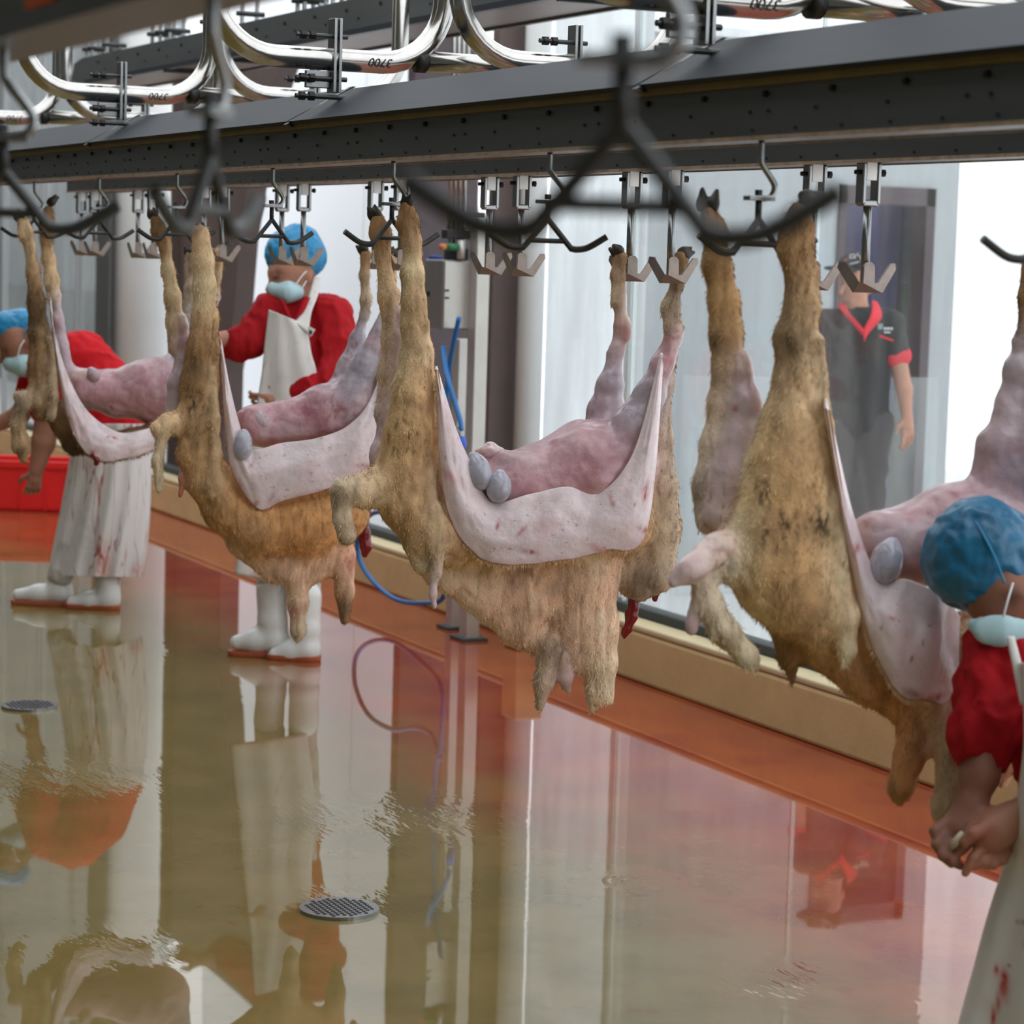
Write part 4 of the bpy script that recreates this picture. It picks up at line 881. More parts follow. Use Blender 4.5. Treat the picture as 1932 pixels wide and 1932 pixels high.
S.flap([(1560, 750), (1584, 860), (1612, 975), (1655, 1080), (1720, 1095), (1785, 1128), (1812, 1165)], [(1561, 800), (1582, 950), (1607, 1080), (1642, 1210), (1696, 1308), (1755, 1322), (1806, 1345)],
       [.11, .12, .12, .12, .13, .12, .06], [.11, .125, .13, .13, .14, .13, .06], dabs=[(1594, 1035, 9, RED, .8), (1694, 1234, 5, c3(150, 60, 66), .8), (1700, 1300, 16, c3(140, 60, 66), .6), (1750, 1306, 14, RED * .7, .7), (1600, 1030, 14, c3(200, 120, 120), .5), (1660, 1160, 9, c3(200, 140, 140), .6)], seed=12, bulge=.03)
S.hoof(1336, 382, -.06, 3, -24, 12, 20); S.hoof(1525, 372, .06, 30, -4, 10, 9)
S.organ(1672, 1062, .12, 31, 40, GLAND, tilt=-.3)

# --- second carcass
S = Carcass('dark gold sheep carcass second from the left with a single pale gland', (HX[5], Y1, 0), (FC[4], Y2, 0), (560, 1210))
S.fur([(378, 440, .06, 17), (383, 490, .06, 19), (386, 540, .06, 20), (387, 600, .06, 24), (382, 660, .06, 30), (376, 720, .06, 35), (374, 790, .06, 37), (372, 850, .05, 36)], BROWN, cols=[TAN, TAN, TAN, BROWN, BROWN, BROWN, GOLD])
S.fur([(294, 414, -.05, 11), (302, 440, -.05, 15), (311, 464, -.05, 10), (316, 510, -.05, 12), (326, 560, -.05, 15), (330, 610, -.05, 16), (328, 660, -.04, 12)], TAN, cols=[BROWN, BROWN, TAN, TAN, TAN, TAN])
S.meat([(346, 600, -.03, 7), (349, 650, -.03, 12), (339, 720, -.02, 18), (326, 790, -.01, 16)], LILAC)
S.fur([(352, 800, .06, 25), (318, 800, .09, 18), (297, 808, .1, 14)], TAN, k=.025); S.fur([(305, 825, .1, 12), (298, 870, .1, 10), (300, 922, .1, 9)], PALE)
S.meat([(352, 850, .05, 6), (342, 900, .05, 5), (340, 936, .05, 4)], REDP, k=.01)
S.fur([(400, 700, .1, 9), (405, 790, .11, 10), (408, 860, .11, 11), (403, 915, .11, 10), (400, 930, .11, 6)], TAN, k=.012)
S.fur([(370, 860, .04, 34), (395, 905, .04, 40), (432, 955, .02, 44)], GOLD, k=.03)
S.fur([(430, 960, .02, 48), (500, 990, .02, 62), (580, 985, .02, 66), (640, 965, .02, 58)], ORANGE, k=.03, flat=1.1)
S.fur([(460, 1020, .02, 34), (520, 1065, .02, 32), (570, 1070, .02, 36), (625, 1045, .02, 40)], PEACH, k=.03, flat=.8)
S.fur([(562, 1085, .04, 22), (562, 1140, .04, 17), (562, 1190, .04, 13), (560, 1206, .04, 6)], REDP, k=.02, cols=[PEACH, GREYF, GREYF]); S.fur([(648, 1050, .03, 24), (650, 1115, .03, 17), (650, 1170, .03, 9)], GREYF, k=.02, cols=[PEACH, BROWN])
S.meat([(480, 802, .02, 40), (550, 802, .0, 44), (620, 782, .0, 54), (672, 780, .0, 60)], PINK, k=.035)
S.fur([(690, 480, -.08, 11), (688, 520, -.08, 8), (690, 565, -.08, 10), (689, 592, -.08, 9)], GREYF, cols=[BROWN, GREYF, GREYF])
S.meat([(684, 600, -.08, 9), (675, 640, -.08, 14), (660, 695, -.07, 22), (648, 735, -.05, 34)], BLUE)
S.fur([(742, 485, .04, 10), (738, 530, .04, 9), (736, 570, .04, 11)], TAN); S.meat([(736, 570, .04, 10), (720, 620, .04, 16), (692, 690, .04, 25), (655, 765, .03, 42)], BLUE)
S.fur([(748, 590, .04, 9), (736, 700, .04, 14), (718, 800, .03, 24), (698, 900, .03, 32)], TAN, k=.02)
S.specks = [(372, 760, .1, 26)]
S.build([(375, 700, .1, 24, DARKF * .7, .7), (385, 780, .1, 22, DARKF * .8, .6), (350, 760, .08, 16, GOLD, .6), (347, 690, -.02, 9, DKPINK, .7), (343, 655, -.02, 7, RED, .6), (600, 790, .06, 26, c3(186, 120, 138), .7), (556, 1150, .06, 14, REDP, .6), (660, 1060, .05, 22, REDP, .6), (650, 1150, .04, 20, DARKF, .6), (655, 1010, .05, 20, REDP, .5), (298, 425, -.04, 10, DARKF, .6), (640, 720, -.03, 14, DKPINK, .6), (480, 1000, .08, 40, TAN, .5)], 42000, 0.0095, 21)
S.flap([(418, 640), (432, 720), (452, 800), (472, 848), (530, 836), (600, 826), (660, 800), (705, 740), (745, 600)], [(417, 690), (425, 800), (438, 890), (488, 960), (540, 942), (610, 926), (665, 902), (712, 850), (750, 650)],
       [.09, .1, .11, .12, .12, .12, .11, .09, .06], [.09, .11, .12, .13, .13, .13, .12, .1, .065], dabs=[(488, 955, 8, RED, .6), (460, 920, 14, c3(206, 150, 150), .6), (520, 940, 8, RED, .4), (690, 880, 10, RED, .5), (482, 880, 5, c3(180, 90, 90), .7), (470, 870, 5, c3(180, 90, 90), .6)], seed=22, bulge=.02, furcol=ORANGE)
S.hoof(288, 404, -.05, -3, -10, 7, 8); S.hoof(684, 470, -.08, -8, -8, 7, 7); S.hoof(742, 478, .04, 4, -10, 7, 7); S.hoof(378, 434, .06, 0, -12, 8, 8)
S.organ(458, 842, .13, 18, 27, GLAND, tilt=-.1); S.organ(492, 796, .05, 22, 24, PEARL, 'membrane', tilt=.7)
S.clot([(686, 1005, -.02, 14), (690, 1030, -.02, 11), (688, 1048, -.02, 5)])

# --- first carcass (left)
S = Carcass('brown sheep carcass at the far left with a tufted hanging forelimb', (HX[7], Y1, 0), (FC[6], Y2, 0), (150, 880))
S.fur([(42, 414, .06, 11), (48, 440, .06, 13), (56, 465, .06, 9), (62, 510, .06, 12), (68, 570, .06, 16), (74, 630, .06, 19), (77, 690, .06, 22), (78, 745, .06, 23), (80, 775, .05, 18)], BROWN, cols=[TAN, TAN, TAN, BROWN, DARKF, BROWN, BROWN, BROWN])
S.fur([(92, 398, -.05, 10), (88, 428, -.05, 13), (88, 452, -.05, 11), (92, 490, -.05, 12), (97, 530, -.05, 13), (101, 562, -.05, 12)], TAN, cols=[BROWN, BROWN, TAN, TAN, TAN])
S.meat([(106, 560, -.05, 10), (109, 600, -.04, 11), (115, 650, -.03, 13), (128, 705, -.02, 16), (150, 740, -.02, 24)], LILAC)
S.fur([(66, 752, .08, 16), (42, 750, .09, 11), (32, 746, .09, 8)], GREYF); S.fur([(44, 765, .1, 13), (34, 800, .1, 13), (38, 840, .1, 14), (46, 868, .1, 7)], BROWN, cols=[DARKF, TAN, BROWN])
S.fur([(96, 640, .1, 7), (101, 700, .1, 8), (101, 745, .1, 10), (97, 784, .1, 9)], GREYF, k=.012)
S.fur([(100, 770, .02, 22), (122, 800, .0, 24), (138, 838, .0, 18), (200, 840, 0, 22), (280, 825, 0, 24)], DARKF, k=.02, cols=[BROWN, DARKF, DARKF, BROWN])
S.meat([(160, 732, .0, 38), (220, 742, -.02, 42), (280, 735, -.02, 54), (318, 735, -.02, 60)], PINK, k=.035)
S.fur([(358, 482, -.06, 10), (357, 540, -.06, 8), (354, 590, -.06, 10)], GREYF); S.meat([(354, 590, -.06, 9), (346, 650, -.06, 16), (326, 712, -.04, 34)], BLUE)
S.fur([(413, 478, .0, 11), (408, 520, .0, 9), (405, 560, .0, 9)], TAN); S.meat([(405, 560, .0, 9), (386, 620, .0, 14), (352, 690, .0, 30)], BLUE)
S.build([(66, 560, .08, 14, DARKF, .6), (78, 740, .09, 16, DARKF, .5), (84, 650, .09, 10, GOLD, .5), (110, 612, -.03, 7, RED, .7), (102, 580, -.04, 8, BLUE * .7, .6), (240, 760, .06, 40, c3(198, 140, 150), .5), (150, 705, .04, 14, GREYF, .6), (40, 850, .12, 12, DARKF, .6)], 30000, 0.0105, 31)
S.flap([(96, 560), (107, 640), (130, 712), (166, 776), (220, 814), (265, 812), (306, 798)], [(98, 620), (112, 720), (132, 800), (158, 850), (198, 870), (250, 862), (302, 846)],
       [.09, .1, .1, .1, .1, .09, .06], [.09, .1, .11, .115, .12, .11, .07], dabs=[(182, 862, 9, RED, .8), (226, 828, 5, RED, .7), (214, 826, 4, RED, .5), (150, 800, 12, c3(206, 160, 160), .5), (140, 790, 4, c3(190, 90, 90), .6)], seed=32, bulge=.015, furcol=BROWN)
S.hoof(36, 408, .06, -6, -8, 7, 8); S.hoof(98, 380, -.05, 10, -10, 6, 5); S.hoof(356, 474, -.06, -3, -10, 6, 7); S.hoof(424, 466, .0, 12, -8, 6, 7)
S.organ(177, 708, .06, 12, 13, PEARL, 'membrane', tilt=.5); S.clot([(176, 858, .12, 5), (182, 868, .12, 5), (181, 876, .12, 3)])
# ------------------------------------------------------------------ people
SKINM = mat('skin', None, 0.5, 0, 0.08, 18, 0.05, 90, spec=0.35, attr=True, sss=0.08)
def cloth(name, col, rough=0.8, var=0.12, vs=9, **k): return mat(name, col, rough, 0, var, vs, 0.12, 120, spec=0.25, **k)
REDC = cloth('red_shirt', lin(172, 18, 28)); WHITEV = None
def apron_mat(name, amount, scale=1.0):
    m = bpy.data.materials.new(name); m.use_nodes = True; nt = m.node_tree; N = nt.nodes; L = nt.links; b = N['Principled BSDF']; b.inputs['Roughness'].default_value = 0.33; b.inputs['Specular IOR Level'].default_value = 0.4
    tc = N.new('ShaderNodeTexCoord'); mp = N.new('ShaderNodeMapping'); mp.inputs['Scale'].default_value = (1, 1, 0.1); L.new(tc.outputs['Object'], mp.inputs[0])
    n1 = N.new('ShaderNodeTexNoise'); n1.inputs['Scale'].default_value = 15 * scale; n1.inputs['Detail'].default_value = 2.5; L.new(mp.outputs[0], n1.inputs['Vector'])
    n2 = N.new('ShaderNodeTexNoise'); n2.inputs['Scale'].default_value = 4 * scale; n2.inputs['Detail'].default_value = 3; L.new(tc.outputs['Object'], n2.inputs['Vector'])
    sb = N.new('ShaderNodeMath'); sb.operation = 'SUBTRACT'; sb.inputs[1].default_value = 0.54; L.new(n1.outputs['Fac'], sb.inputs[0]); ab = N.new('ShaderNodeMath'); ab.operation = 'ABSOLUTE'; L.new(sb.outputs[0], ab.inputs[0]); r1 = N.new('ShaderNodeMapRange'); r1.inputs[1].default_value = 0.004; r1.inputs[2].default_value = 0.022; r1.inputs[3].default_value = 1; r1.inputs[4].default_value = 0; L.new(ab.outputs[0], r1.inputs[0])
    r2 = N.new('ShaderNodeMapRange'); r2.inputs[1].default_value = 0.36; r2.inputs[2].default_value = 0.56; r2.inputs[4].default_value = amount; L.new(n2.outputs['Fac'], r2.inputs[0])
    mu = N.new('ShaderNodeMath'); mu.operation = 'MULTIPLY'; L.new(r1.outputs[0], mu.inputs[0]); L.new(r2.outputs[0], mu.inputs[1])
    mx = N.new('ShaderNodeMix'); mx.data_type = 'RGBA'; mx.inputs[6].default_value = lin(222, 219, 214); mx.inputs[7].default_value = lin(150, 48, 44); L.new(mu.outputs[0], mx.inputs[0]); at = N.new('ShaderNodeAttribute'); at.attribute_name = 'Col'; vm = N.new('ShaderNodeVectorMath'); vm.operation = 'MULTIPLY'; L.new(mx.outputs[2], vm.inputs[0]); L.new(at.outputs['Color'], vm.inputs[1]); L.new(vm.outputs[0], b.inputs['Base Color'])
    return m
APRON_DIRTY = apron_mat('white_apron_streaked', 0.85); APRON = apron_mat('white_apron', 0.18); APRON_SPOT = apron_mat('white_apron_spotted', 0.55, 0.6)
BOOT = mat('white_boot', lin(226, 226, 222), 0.25, 0, 0.05, 6); SOLE = mat('brown_sole', lin(170, 84, 50), 0.5)
CAPB = mat('blue_bouffant_cap', lin(44, 140, 190), 0.38, 0, 0.18, 14, 0.25, 30, spec=0.4); MASKM = mat('surgical_mask', lin(176, 208, 214), 0.7, 0, 0.05, 12)
DARKP = cloth('dark_trousers', lin(62, 60, 62)); POLO = cloth('black_polo', lin(34, 36, 38)); REDTRIM = cloth('red_trim', lin(222, 44, 60)); BLACKCAP = cloth('black_cap', lin(30, 34, 36)); WHITEP = mat('white_print', lin(225, 225, 225), 0.6)
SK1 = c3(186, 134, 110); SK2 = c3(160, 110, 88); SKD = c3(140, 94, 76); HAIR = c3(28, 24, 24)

BL = (.75, .05, .06)
class Person:
    def __init__(s, label, foot, d=None, skin=SK1):
        p = PZ(*foot); s.d = depth(p) if d is None else d; s.skin = skin
        q = EYE + ray(*foot) * s.d; s.t = thing('person', (q[0], q[1], 0.0), label, 'person'); s.body = SDF(0.0055)
    def P(s, x, y, off=0.0): return EYE + ray(x, y) * (s.d - off)
    def R(s, r): return r * s.d / FPX
    def pts(s, l): return [(s.P(x, y, o), s.R(r)) for x, y, o, r in l]
    def sk(s, l, k=0.018, flat=1.0, col=None): s.body.chain(s.pts(l), s.skin if col is None else col, k, flat)
    def ell(s, m, x, y, off, rx, ry, rz, col, tilt=0.0, k=0.015):
        R2 = RGT * math.cos(tilt) + UPV * math.sin(tilt); U2 = -RGT * math.sin(tilt) + UPV * math.cos(tilt); m.ell(s.P(x, y, off), (R2 * s.R(rx), U2 * s.R(ry), FWD * s.R(rz)), col, k)
    def hand(s, wrist, direc, thumb, size=0.18, curl=0.5, spread=0.012, col=None):
        """wrist: world point; direc: along the palm; thumb: towards the thumb side; five fingers that bend about the palm normal"""
        col = s.skin if col is None else col; d = nrm(direc); t = nrm(thumb - d * (np.asarray(thumb) @ d)); n = np.cross(d, t); k = size / 0.18
        w = np.asarray(wrist); pc = w + d * 0.05 * k
        s.body.cone(w, 0.024 * k, pc, 0.03 * k, col, 0.012, 1.0); 
        for i in (-1, 0, 1): s.body.cone(w + d * 0.015 * k + t * i * 0.014 * k, 0.017 * k, w + d * 0.085 * k + t * i * 0.026 * k, 0.0135 * k, col, 0.01)
        L = [(0.030, 0.92), (0.011, 1.0), (-0.010, 0.95), (-0.030, 0.78)]
        for j, (o, l) in enumerate(L):
            p = w + d * (0.088 - abs(o) * 0.12) * k + t * o * k; a = curl * (0.8 + 0.12 * j); dd = d; r = 0.0092 * k
            for seg, ln in enumerate((0.042, 0.028, 0.021)):
                a2 = a * (seg + 0.55); dv = d * math.cos(a2) + n * math.sin(a2) + t * o * 0.25; q = p + nrm(dv) * ln * l * k; s.body.cone(p, r, q, r * 0.9, col, 0.003); p = q; r *= 0.9
        p = w + d * 0.028 * k + t * 0.03 * k; q = p + (d * 0.6 + t * 0.75 + n * 0.35 * curl) * 0.036 * k; e = q + nrm(d + t * 0.2 + n * 0.6 * curl) * 0.033 * k
        s.body.cone(w + d * 0.018 * k + t * 0.012 * k, 0.015 * k, p, 0.013 * k, col, 0.01); s.body.cone(p, 0.012 * k, q, 0.011 * k, col, 0.006); s.body.cone(q, 0.0105 * k, e, 0.009 * k, col, 0.003)
    def finish(s, dabs=()):
        V, Q = s.body.mesh(1); C = s.body.colors(V, 0.006); C = C * (1 + 0.06 * fbm(V * 30, 5)[:, None])
        for x, y, o, r, col, a in dabs:
            w = a * np.exp(-(np.linalg.norm(V - s.P(x, y, o), axis=1) / s.R(r)) ** 2)[:, None]; C = C * (1 - w) + w * col
        return mesh_obj('body', V, Q, SKINM, s.t, True, cols=np.clip(C, 0.003, 0.9))
    def garment(s, name, chains, material, k=0.03, vox=0.008, wr=0.006, ws=14, seed=1, ells=(), parent=None, aniso=(1, 1, 0.6), it=2):
        m = SDF(vox)
        for c in chains:
            flat = 1.0
            if isinstance(c, tuple): c, flat = c
            m.chain(s.pts(c), (1, 1, 1), k, flat)
        for e in ells: s.ell(m, *e, (1, 1, 1), 0.0, k) if len(e) == 6 else s.ell(m, *e[:6], (1, 1, 1), e[6], k)
        V, Q = m.mesh(it); N = vnormals(V, Q); f = fbm(V * ws * np.array(aniso), seed); V = V + N * (wr * (2.2 * np.clip(1 - 2.6 * np.abs(f), 0, 1) ** 1.5 - 0.6) + wr * 0.9 * np.clip(1 - 3 * np.abs(fbm(V * ws * 0.55 * np.array([1.6, 1.6, 0.5]), seed + 3)), 0, 1) + wr * 0.25 * fbm(V * ws * 3, seed + 1))[:, None]
        return mesh_obj(name, V, Q, material, parent or s.t, True)
    def sheet(s, name, A, B, material, bulge=0.05, rows=40, cols=28, folds=0.006, nf=5, thick=0.004, seed=1, wave=0.0, parent=None, stains=()):
        """cloth between a left edge A and a right edge B, each [(x,y,off)], bulging towards the viewer"""
        a = np.array(smooth_path(A, 10)); b = np.array(smooth_path(B, 10))
        def res(q, m):
            t = np.linspace(0, len(q) - 1, m); i = np.minimum(t.astype(int), len(q) - 2); f = (t - i)[:, None]; return q[i] * (1 - f) + q[i + 1] * f
        a = res(a, rows); b = res(b, rows); G = np.zeros((rows, cols, 3))
        for i in range(rows):
            v = i / (rows - 1)
            for j in range(cols):
                u = j / (cols - 1); q = a[i] * (1 - u) + b[i] * u; o = q[2] + bulge * math.sin(math.pi * u) ** 0.7 + folds * (0.25 + v) * math.sin(nf * math.pi * u + 1.3 * math.sin(3 * v + seed) + seed)
                G[i, j] = s.P(q[0], q[1] + wave * v * math.sin(7 * u + seed), o)
        Vf = G.reshape(-1, 3); Vf = Vf; idx = np.arange(rows * cols).reshape(rows, cols); Q = np.stack([idx[:-1, :-1], idx[1:, :-1], idx[1:, 1:], idx[:-1, 1:]], -1).reshape(-1, 4); N = vnormals(Vf, Q)
        if (N @ FWD).mean() > 0: Q = Q[:, ::-1]; N = -N
        Vf = Vf - FWD * (0.004 * fbm(Vf * 16, seed))[:, None]
        nv = len(Vf); V = np.concatenate([Vf, Vf - N * thick]); bd = list(idx[0, :]) + list(idx[1:, -1]) + list(idx[-1, ::-1][1:]) + list(idx[::-1, 0][1:])
        rim = np.array([(bd[i], bd[i + 1], bd[i + 1] + nv, bd[i] + nv) for i in range(len(bd) - 1)])
        C = np.ones((len(V), 3))
        for x, y, rx, ry, col, a in stains:
            d = V - s.P(x, y, 0); w = np.clip(a * 1.6 * np.exp(-((d @ RGT) / s.R(rx)) ** 2 - ((d @ UPV) / s.R(ry)) ** 2) * (0.75 + 0.9 * fbm(V * 70, 9)), 0, 1)[:, None]; C = C * (1 - w) + w * np.array(col)
        return mesh_obj(name, V, np.concatenate([Q, Q[:, ::-1] + nv, rim]), material, parent or s.t, True, cols=C)
    def tube(s, name, l, r, material, parent=None, n=8): return MB().tube(smooth_path([s.P(*q) for q in l], 6), r, n).build(name, material, parent or s.t, True)
    def boot(s, heel, toe, top, r=26, off=0.0, bloody=None):
        hx, hy = heel; tx, ty = toe; m = SDF(0.006); dx = 1 if hx > tx else -1
        m.chain(s.pts([(top[0], top[1], off, r), ((top[0] * .5 + (hx - dx * r) * .5), (top[1] + hy) / 2, off, r * 0.93), (hx - dx * r * 0.95, hy - r * 0.95, off, r * 0.92)]), (1, 1, 1), 0.02)
        m.chain(s.pts([(hx - dx * r * 0.9, hy - r * 0.75, off, r * 0.82), (hx * .45 + tx * .55, (hy * .45 + ty * .55) - r * 0.7, off, r * 0.72), (tx + dx * r * 0.55, ty - r * 0.55, off, r * 0.5)]), (1, 1, 1), 0.03)
        V, Q = m.mesh(2); fl_ = 0.008; V[:, 2] = np.maximum(V[:, 2], fl_ + 0.004); b = mesh_obj('boot', V, Q, BOOT, s.t, True)
        m = SDF(0.005); m.chain([(np.array([*s.P(hx - dx * r * 0.8, hy, off)[:2], 0.014]), s.R(r * 0.86)), (np.array([*s.P(tx + dx * r * 0.5, ty, off)[:2], 0.014]), s.R(r * 0.6))], (1, 1, 1), 0.01, flat=1.0)
        V, Q = m.mesh(1); V[:, 2] = np.clip(V[:, 2], 0.001, 0.022); mesh_obj('sole', V, Q, SOLE, b, False); return b
    def cap(s, l, wr=0.006, seed=1, k=0.03, rim=None, m_=None):
        m = SDF(0.006); m.chain(s.pts(l), (1, 1, 1), k); V, Q = m.mesh(1); N = vnormals(V, Q)
        f = fbm(V * 22, seed); V = V + N * (wr * (1 - 2.2 * np.abs(f)) + wr * 0.5 * fbm(V * 60, seed + 1))[:, None]
        c = mesh_obj('bouffant_cap', V, Q, m_ or CAPB, s.t, True)
        if rim: s.tube('elastic_rim', rim, s.R(3.0), CAPB, c, 8)
        return c

# --- man in red at the centre
p = Person('man in red shirt and white apron behind the second carcass, blue cap and mask', (545, 1240), skin=SK1)
p.ell(p.body, 556, 492, 0, 44, 56, 48, SK1, 0.12); p.sk([(540, 520, .02, 36), (536, 552, .03, 25)], k=.03); p.sk([(514, 532, .04, 6), (507, 546, .045, 7)], k=.01)
p.sk([(519, 523, .075, 5), (528, 522, .085, 5)], k=.006, col=SKD); p.ell(p.body, 583, 520, .06, 7, 14, 6, SK1, -.2, .006)
p.sk([(562, 545, 0, 27), (572, 590, -.02, 30), (575, 625, -.02, 40)], k=.03)
p.sk([(575, 625, -.02, 48), (570, 720, -.02, 50), (560, 850, -.02, 50)], k=.03, flat=.8); p.sk([(545, 860, 0, 34), (520, 1000, 0, 26), (512, 1150, 0, 20)]); p.sk([(578, 860, 0, 34), (580, 1000, 0, 26), (578, 1170, 0, 20)])
p.sk([(505, 600, .02, 22), (462, 645, .05, 20), (430, 642, .07, 17), (405, 640, .1, 14)]); p.hand(p.P(405, 640, .1), -RGT - .2 * UPV, UPV * 0.8 - FWD * .3, .17, .6)
p.sk([(622, 600, .02, 22), (636, 690, .08, 20), (575, 740, .14, 18), (545, 753, .14, 15)]); p.hand(p.P(536, 754, .14), -RGT - .1 * UPV, UPV * .9 - FWD * .4, .18, .75)
p.finish([(524, 514, .1, 9, HAIR * 2, .55), (520, 524, .09, 5, HAIR * 2, .6), (596, 500, .06, 13, HAIR, .9), (580, 494, .09, 12, HAIR, .8), (590, 525, -.02, 22, HAIR, .8), (545, 560, .08, 20, SK2, .4)])
sh = p.garment('shirt', [([(575, 612, -.01, 50), (568, 690, -.01, 62), (560, 800, -.01, 62), (555, 860, -.01, 62)], .8), [(520, 588, .0, 34), (575, 590, -.02, 34), (624, 592, .0, 36)], [(512, 590, .02, 34), (474, 638, .05, 31), (448, 655, .06, 25)], [(470, 648, .06, 30), (446, 650, .06, 26)],
                         [(626, 600, .02, 38), (640, 655, .05, 35), (628, 708, .1, 30), (580, 732, .14, 22), (562, 738, .145, 18)]], REDC, k=.03, wr=.0055, ws=11, seed=4)
p.garment('trousers', [[(545, 860, 0, 38), (520, 1000, 0, 30), (512, 1130, 0, 25)], [(578, 860, 0, 38), (580, 1000, 0, 30), (578, 1150, 0, 25)]], cloth('pale_trousers', lin(196, 190, 184)), wr=.003)
p.sheet('apron', [(507, 584, .15), (500, 640, .15), (494, 700, .15), (485, 760, .15), (472, 860, .14), (455, 980, .14), (443, 1084, .13)], [(562, 606, .16), (580, 628, .16), (588, 668, .17), (598, 705, .17), (604, 770, .15), (606, 880, .13), (602, 1000, .12), (585, 1112, .11)], APRON, .02, 60, 30, .005, 5, seed=2, stains=[(500, 1090, 60, 14, (.9, .55, .5), .5), (530, 720, 40, 12, (.86, .84, .82), .6)])
p.sheet('neck_strap', [(592, 522, .04), (582, 560, .09), (570, 590, .13), (556, 607, .165)], [(606, 524, .03), (600, 556, .08), (588, 588, .14), (582, 630, .17)], APRON, .004, 16, 6, 0, 1, seed=1)
p.sheet('collar', [(528, 566, .11), (536, 590, .13), (548, 604, .135)], [(536, 566, .12), (546, 590, .135), (552, 602, .138)], REDC, .003, 8, 4, 0, 1, parent=sh); p.sheet('collar', [(572, 566, .12), (562, 590, .135), (553, 603, .138)], [(586, 560, .1), (572, 592, .135), (556, 606, .138)], REDC, .003, 8, 4, 0, 1, parent=sh)
pt = p.sheet('apron_patch', [(581, 615, .18), (583, 636, .18)], [(595, 622, .185), (588, 634, .18)], APRON, .002, 6, 5, 0, 1); mk = p.P(586, 627, .195); MB().obox(mk, RGT * .006, UPV * .008, FWD * .001).build('print', DARKP, pt)
p.cap([(546, 480, 0.005, 46), (562, 474, 0, 47), (580, 488, 0, 34)], .005, 3)
mk = p.garment('face_mask', [[(519, 546, .055, 15), (545, 551, .075, 19), (560, 552, .07, 13)]], MASKM, k=.02, vox=.004, wr=.001, it=1)
p.tube('ear_loop', [(556, 540, .1), (570, 520, .09), (580, 510, .07)], p.R(1.3), WHITEP, mk, 6); p.tube('ear_loop', [(562, 556, .09), (572, 540, .085), (578, 530, .07)], p.R(1.3), WHITEP, mk, 6)
p.boot((545, 1230), (432, 1228), (512, 1112), 29); p.boot((604, 1250), (504, 1252), (578, 1125), 29, .06)

# --- bending man at the left
p = Person('man bending at the left in red shirt and long blood-streaked apron, one fist hanging', (175, 1145), skin=SK2)
p.ell(p.body, 30, 640, 0, 34, 38, 36, SK2, .5); p.sk([(28, 660, .02, 26), (38, 690, .02, 18)], k=.03); p.sk([(4, 672, .02, 5), (2, 682, .02, 5)], k=.01); p.ell(p.body, 50, 645, .07, 6, 11, 5, SK2, -.4, .006)
p.sk([(48, 655, 0, 24), (80, 675, -.02, 28), (110, 690, -.02, 36)], k=.03); p.sk([(110, 695, -.02, 46), (165, 710, -.02, 48), (215, 790, -.02, 48)], k=.03); p.sk([(205, 810, 0, 36), (165, 950, .02, 26), (112, 1090, .02, 18)]); p.sk([(225, 810, 0, 36), (215, 960, .05, 26), (205, 1100, .05, 18)])
p.sk([(88, 705, .04, 28), (90, 780, .05, 24), (82, 835, .05, 22), (68, 888, .06, 14)]); p.hand(p.P(68, 886, .06), -UPV - .15 * RGT, -FWD * .4 - RGT, .17, 1.25)
p.sk([(60, 720, -.1, 20), (40, 780, -.1, 18), (-15, 805, -.08, 14)]); p.hand(p.P(-18, 806, -.08), -RGT - .3 * UPV, UPV, .17, .6)
p.finish([(10, 660, .08, 7, HAIR * 2, .5), (6, 668, .08, 5, HAIR * 2, .5), (52, 630, .06, 12, HAIR, .9), (62, 648, .03, 16, HAIR, .7)])
p.garment('shirt', [([(105, 690, -.01, 50), (150, 692, -.01, 62), (190, 735, -.01, 62), (218, 800, -.01, 62)], .9), [(88, 700, .03, 38), (92, 770, .05, 32)], [(70, 712, -.08, 30), (55, 750, -.1, 26)]], cloth('bright_red_shirt', lin(196, 16, 28)), wr=.005, ws=10, seed=8)
p.garment('trousers', [[(205, 815, 0, 42), (165, 950, .02, 32), (116, 1085, .02, 24)], [(225, 815, 0, 42), (215, 960, .05, 32), (205, 1095, .05, 24)]], cloth('pale_trousers', lin(196, 190, 184)), wr=.003)
p.sheet('apron', [(140, 800, .06), (132, 860, .02), (114, 960, 0), (98, 1040, -.02), (92, 1086, -.02)], [(282, 800, .0), (285, 860, -.05), (284, 960, -.06), (278, 1040, -.05), (270, 1090, -.05)], APRON_DIRTY, .2, 110, 90, .016, 9, seed=5, stains=[(205, 1060, 14, 40, (.85, .35, .3), .6), (260, 1075, 8, 12, (.8, .3, .35), .6), (180, 880, 20, 14, (.85, .6, .6), .5), (170, 1000, 30, 70, (.78, .76, .78), .5)])
p.cap([(16, 618, 0, 32), (40, 610, 0, 27)], .005, 13)
mk = p.garment('face_mask', [[(22, 686, .04, 16), (44, 690, .05, 20), (54, 696, .04, 14)]], MASKM, k=.02, vox=.005, wr=.001, it=1)
p.tube('ear_loop', [(32, 678, .09), (38, 655, .1), (46, 642, .09)], p.R(1.4), WHITEP, mk, 6)
p.boot((136, 1136), (22, 1134), (112, 1080), 22); p.boot((226, 1151), (124, 1150), (205, 1085), 23, .06)

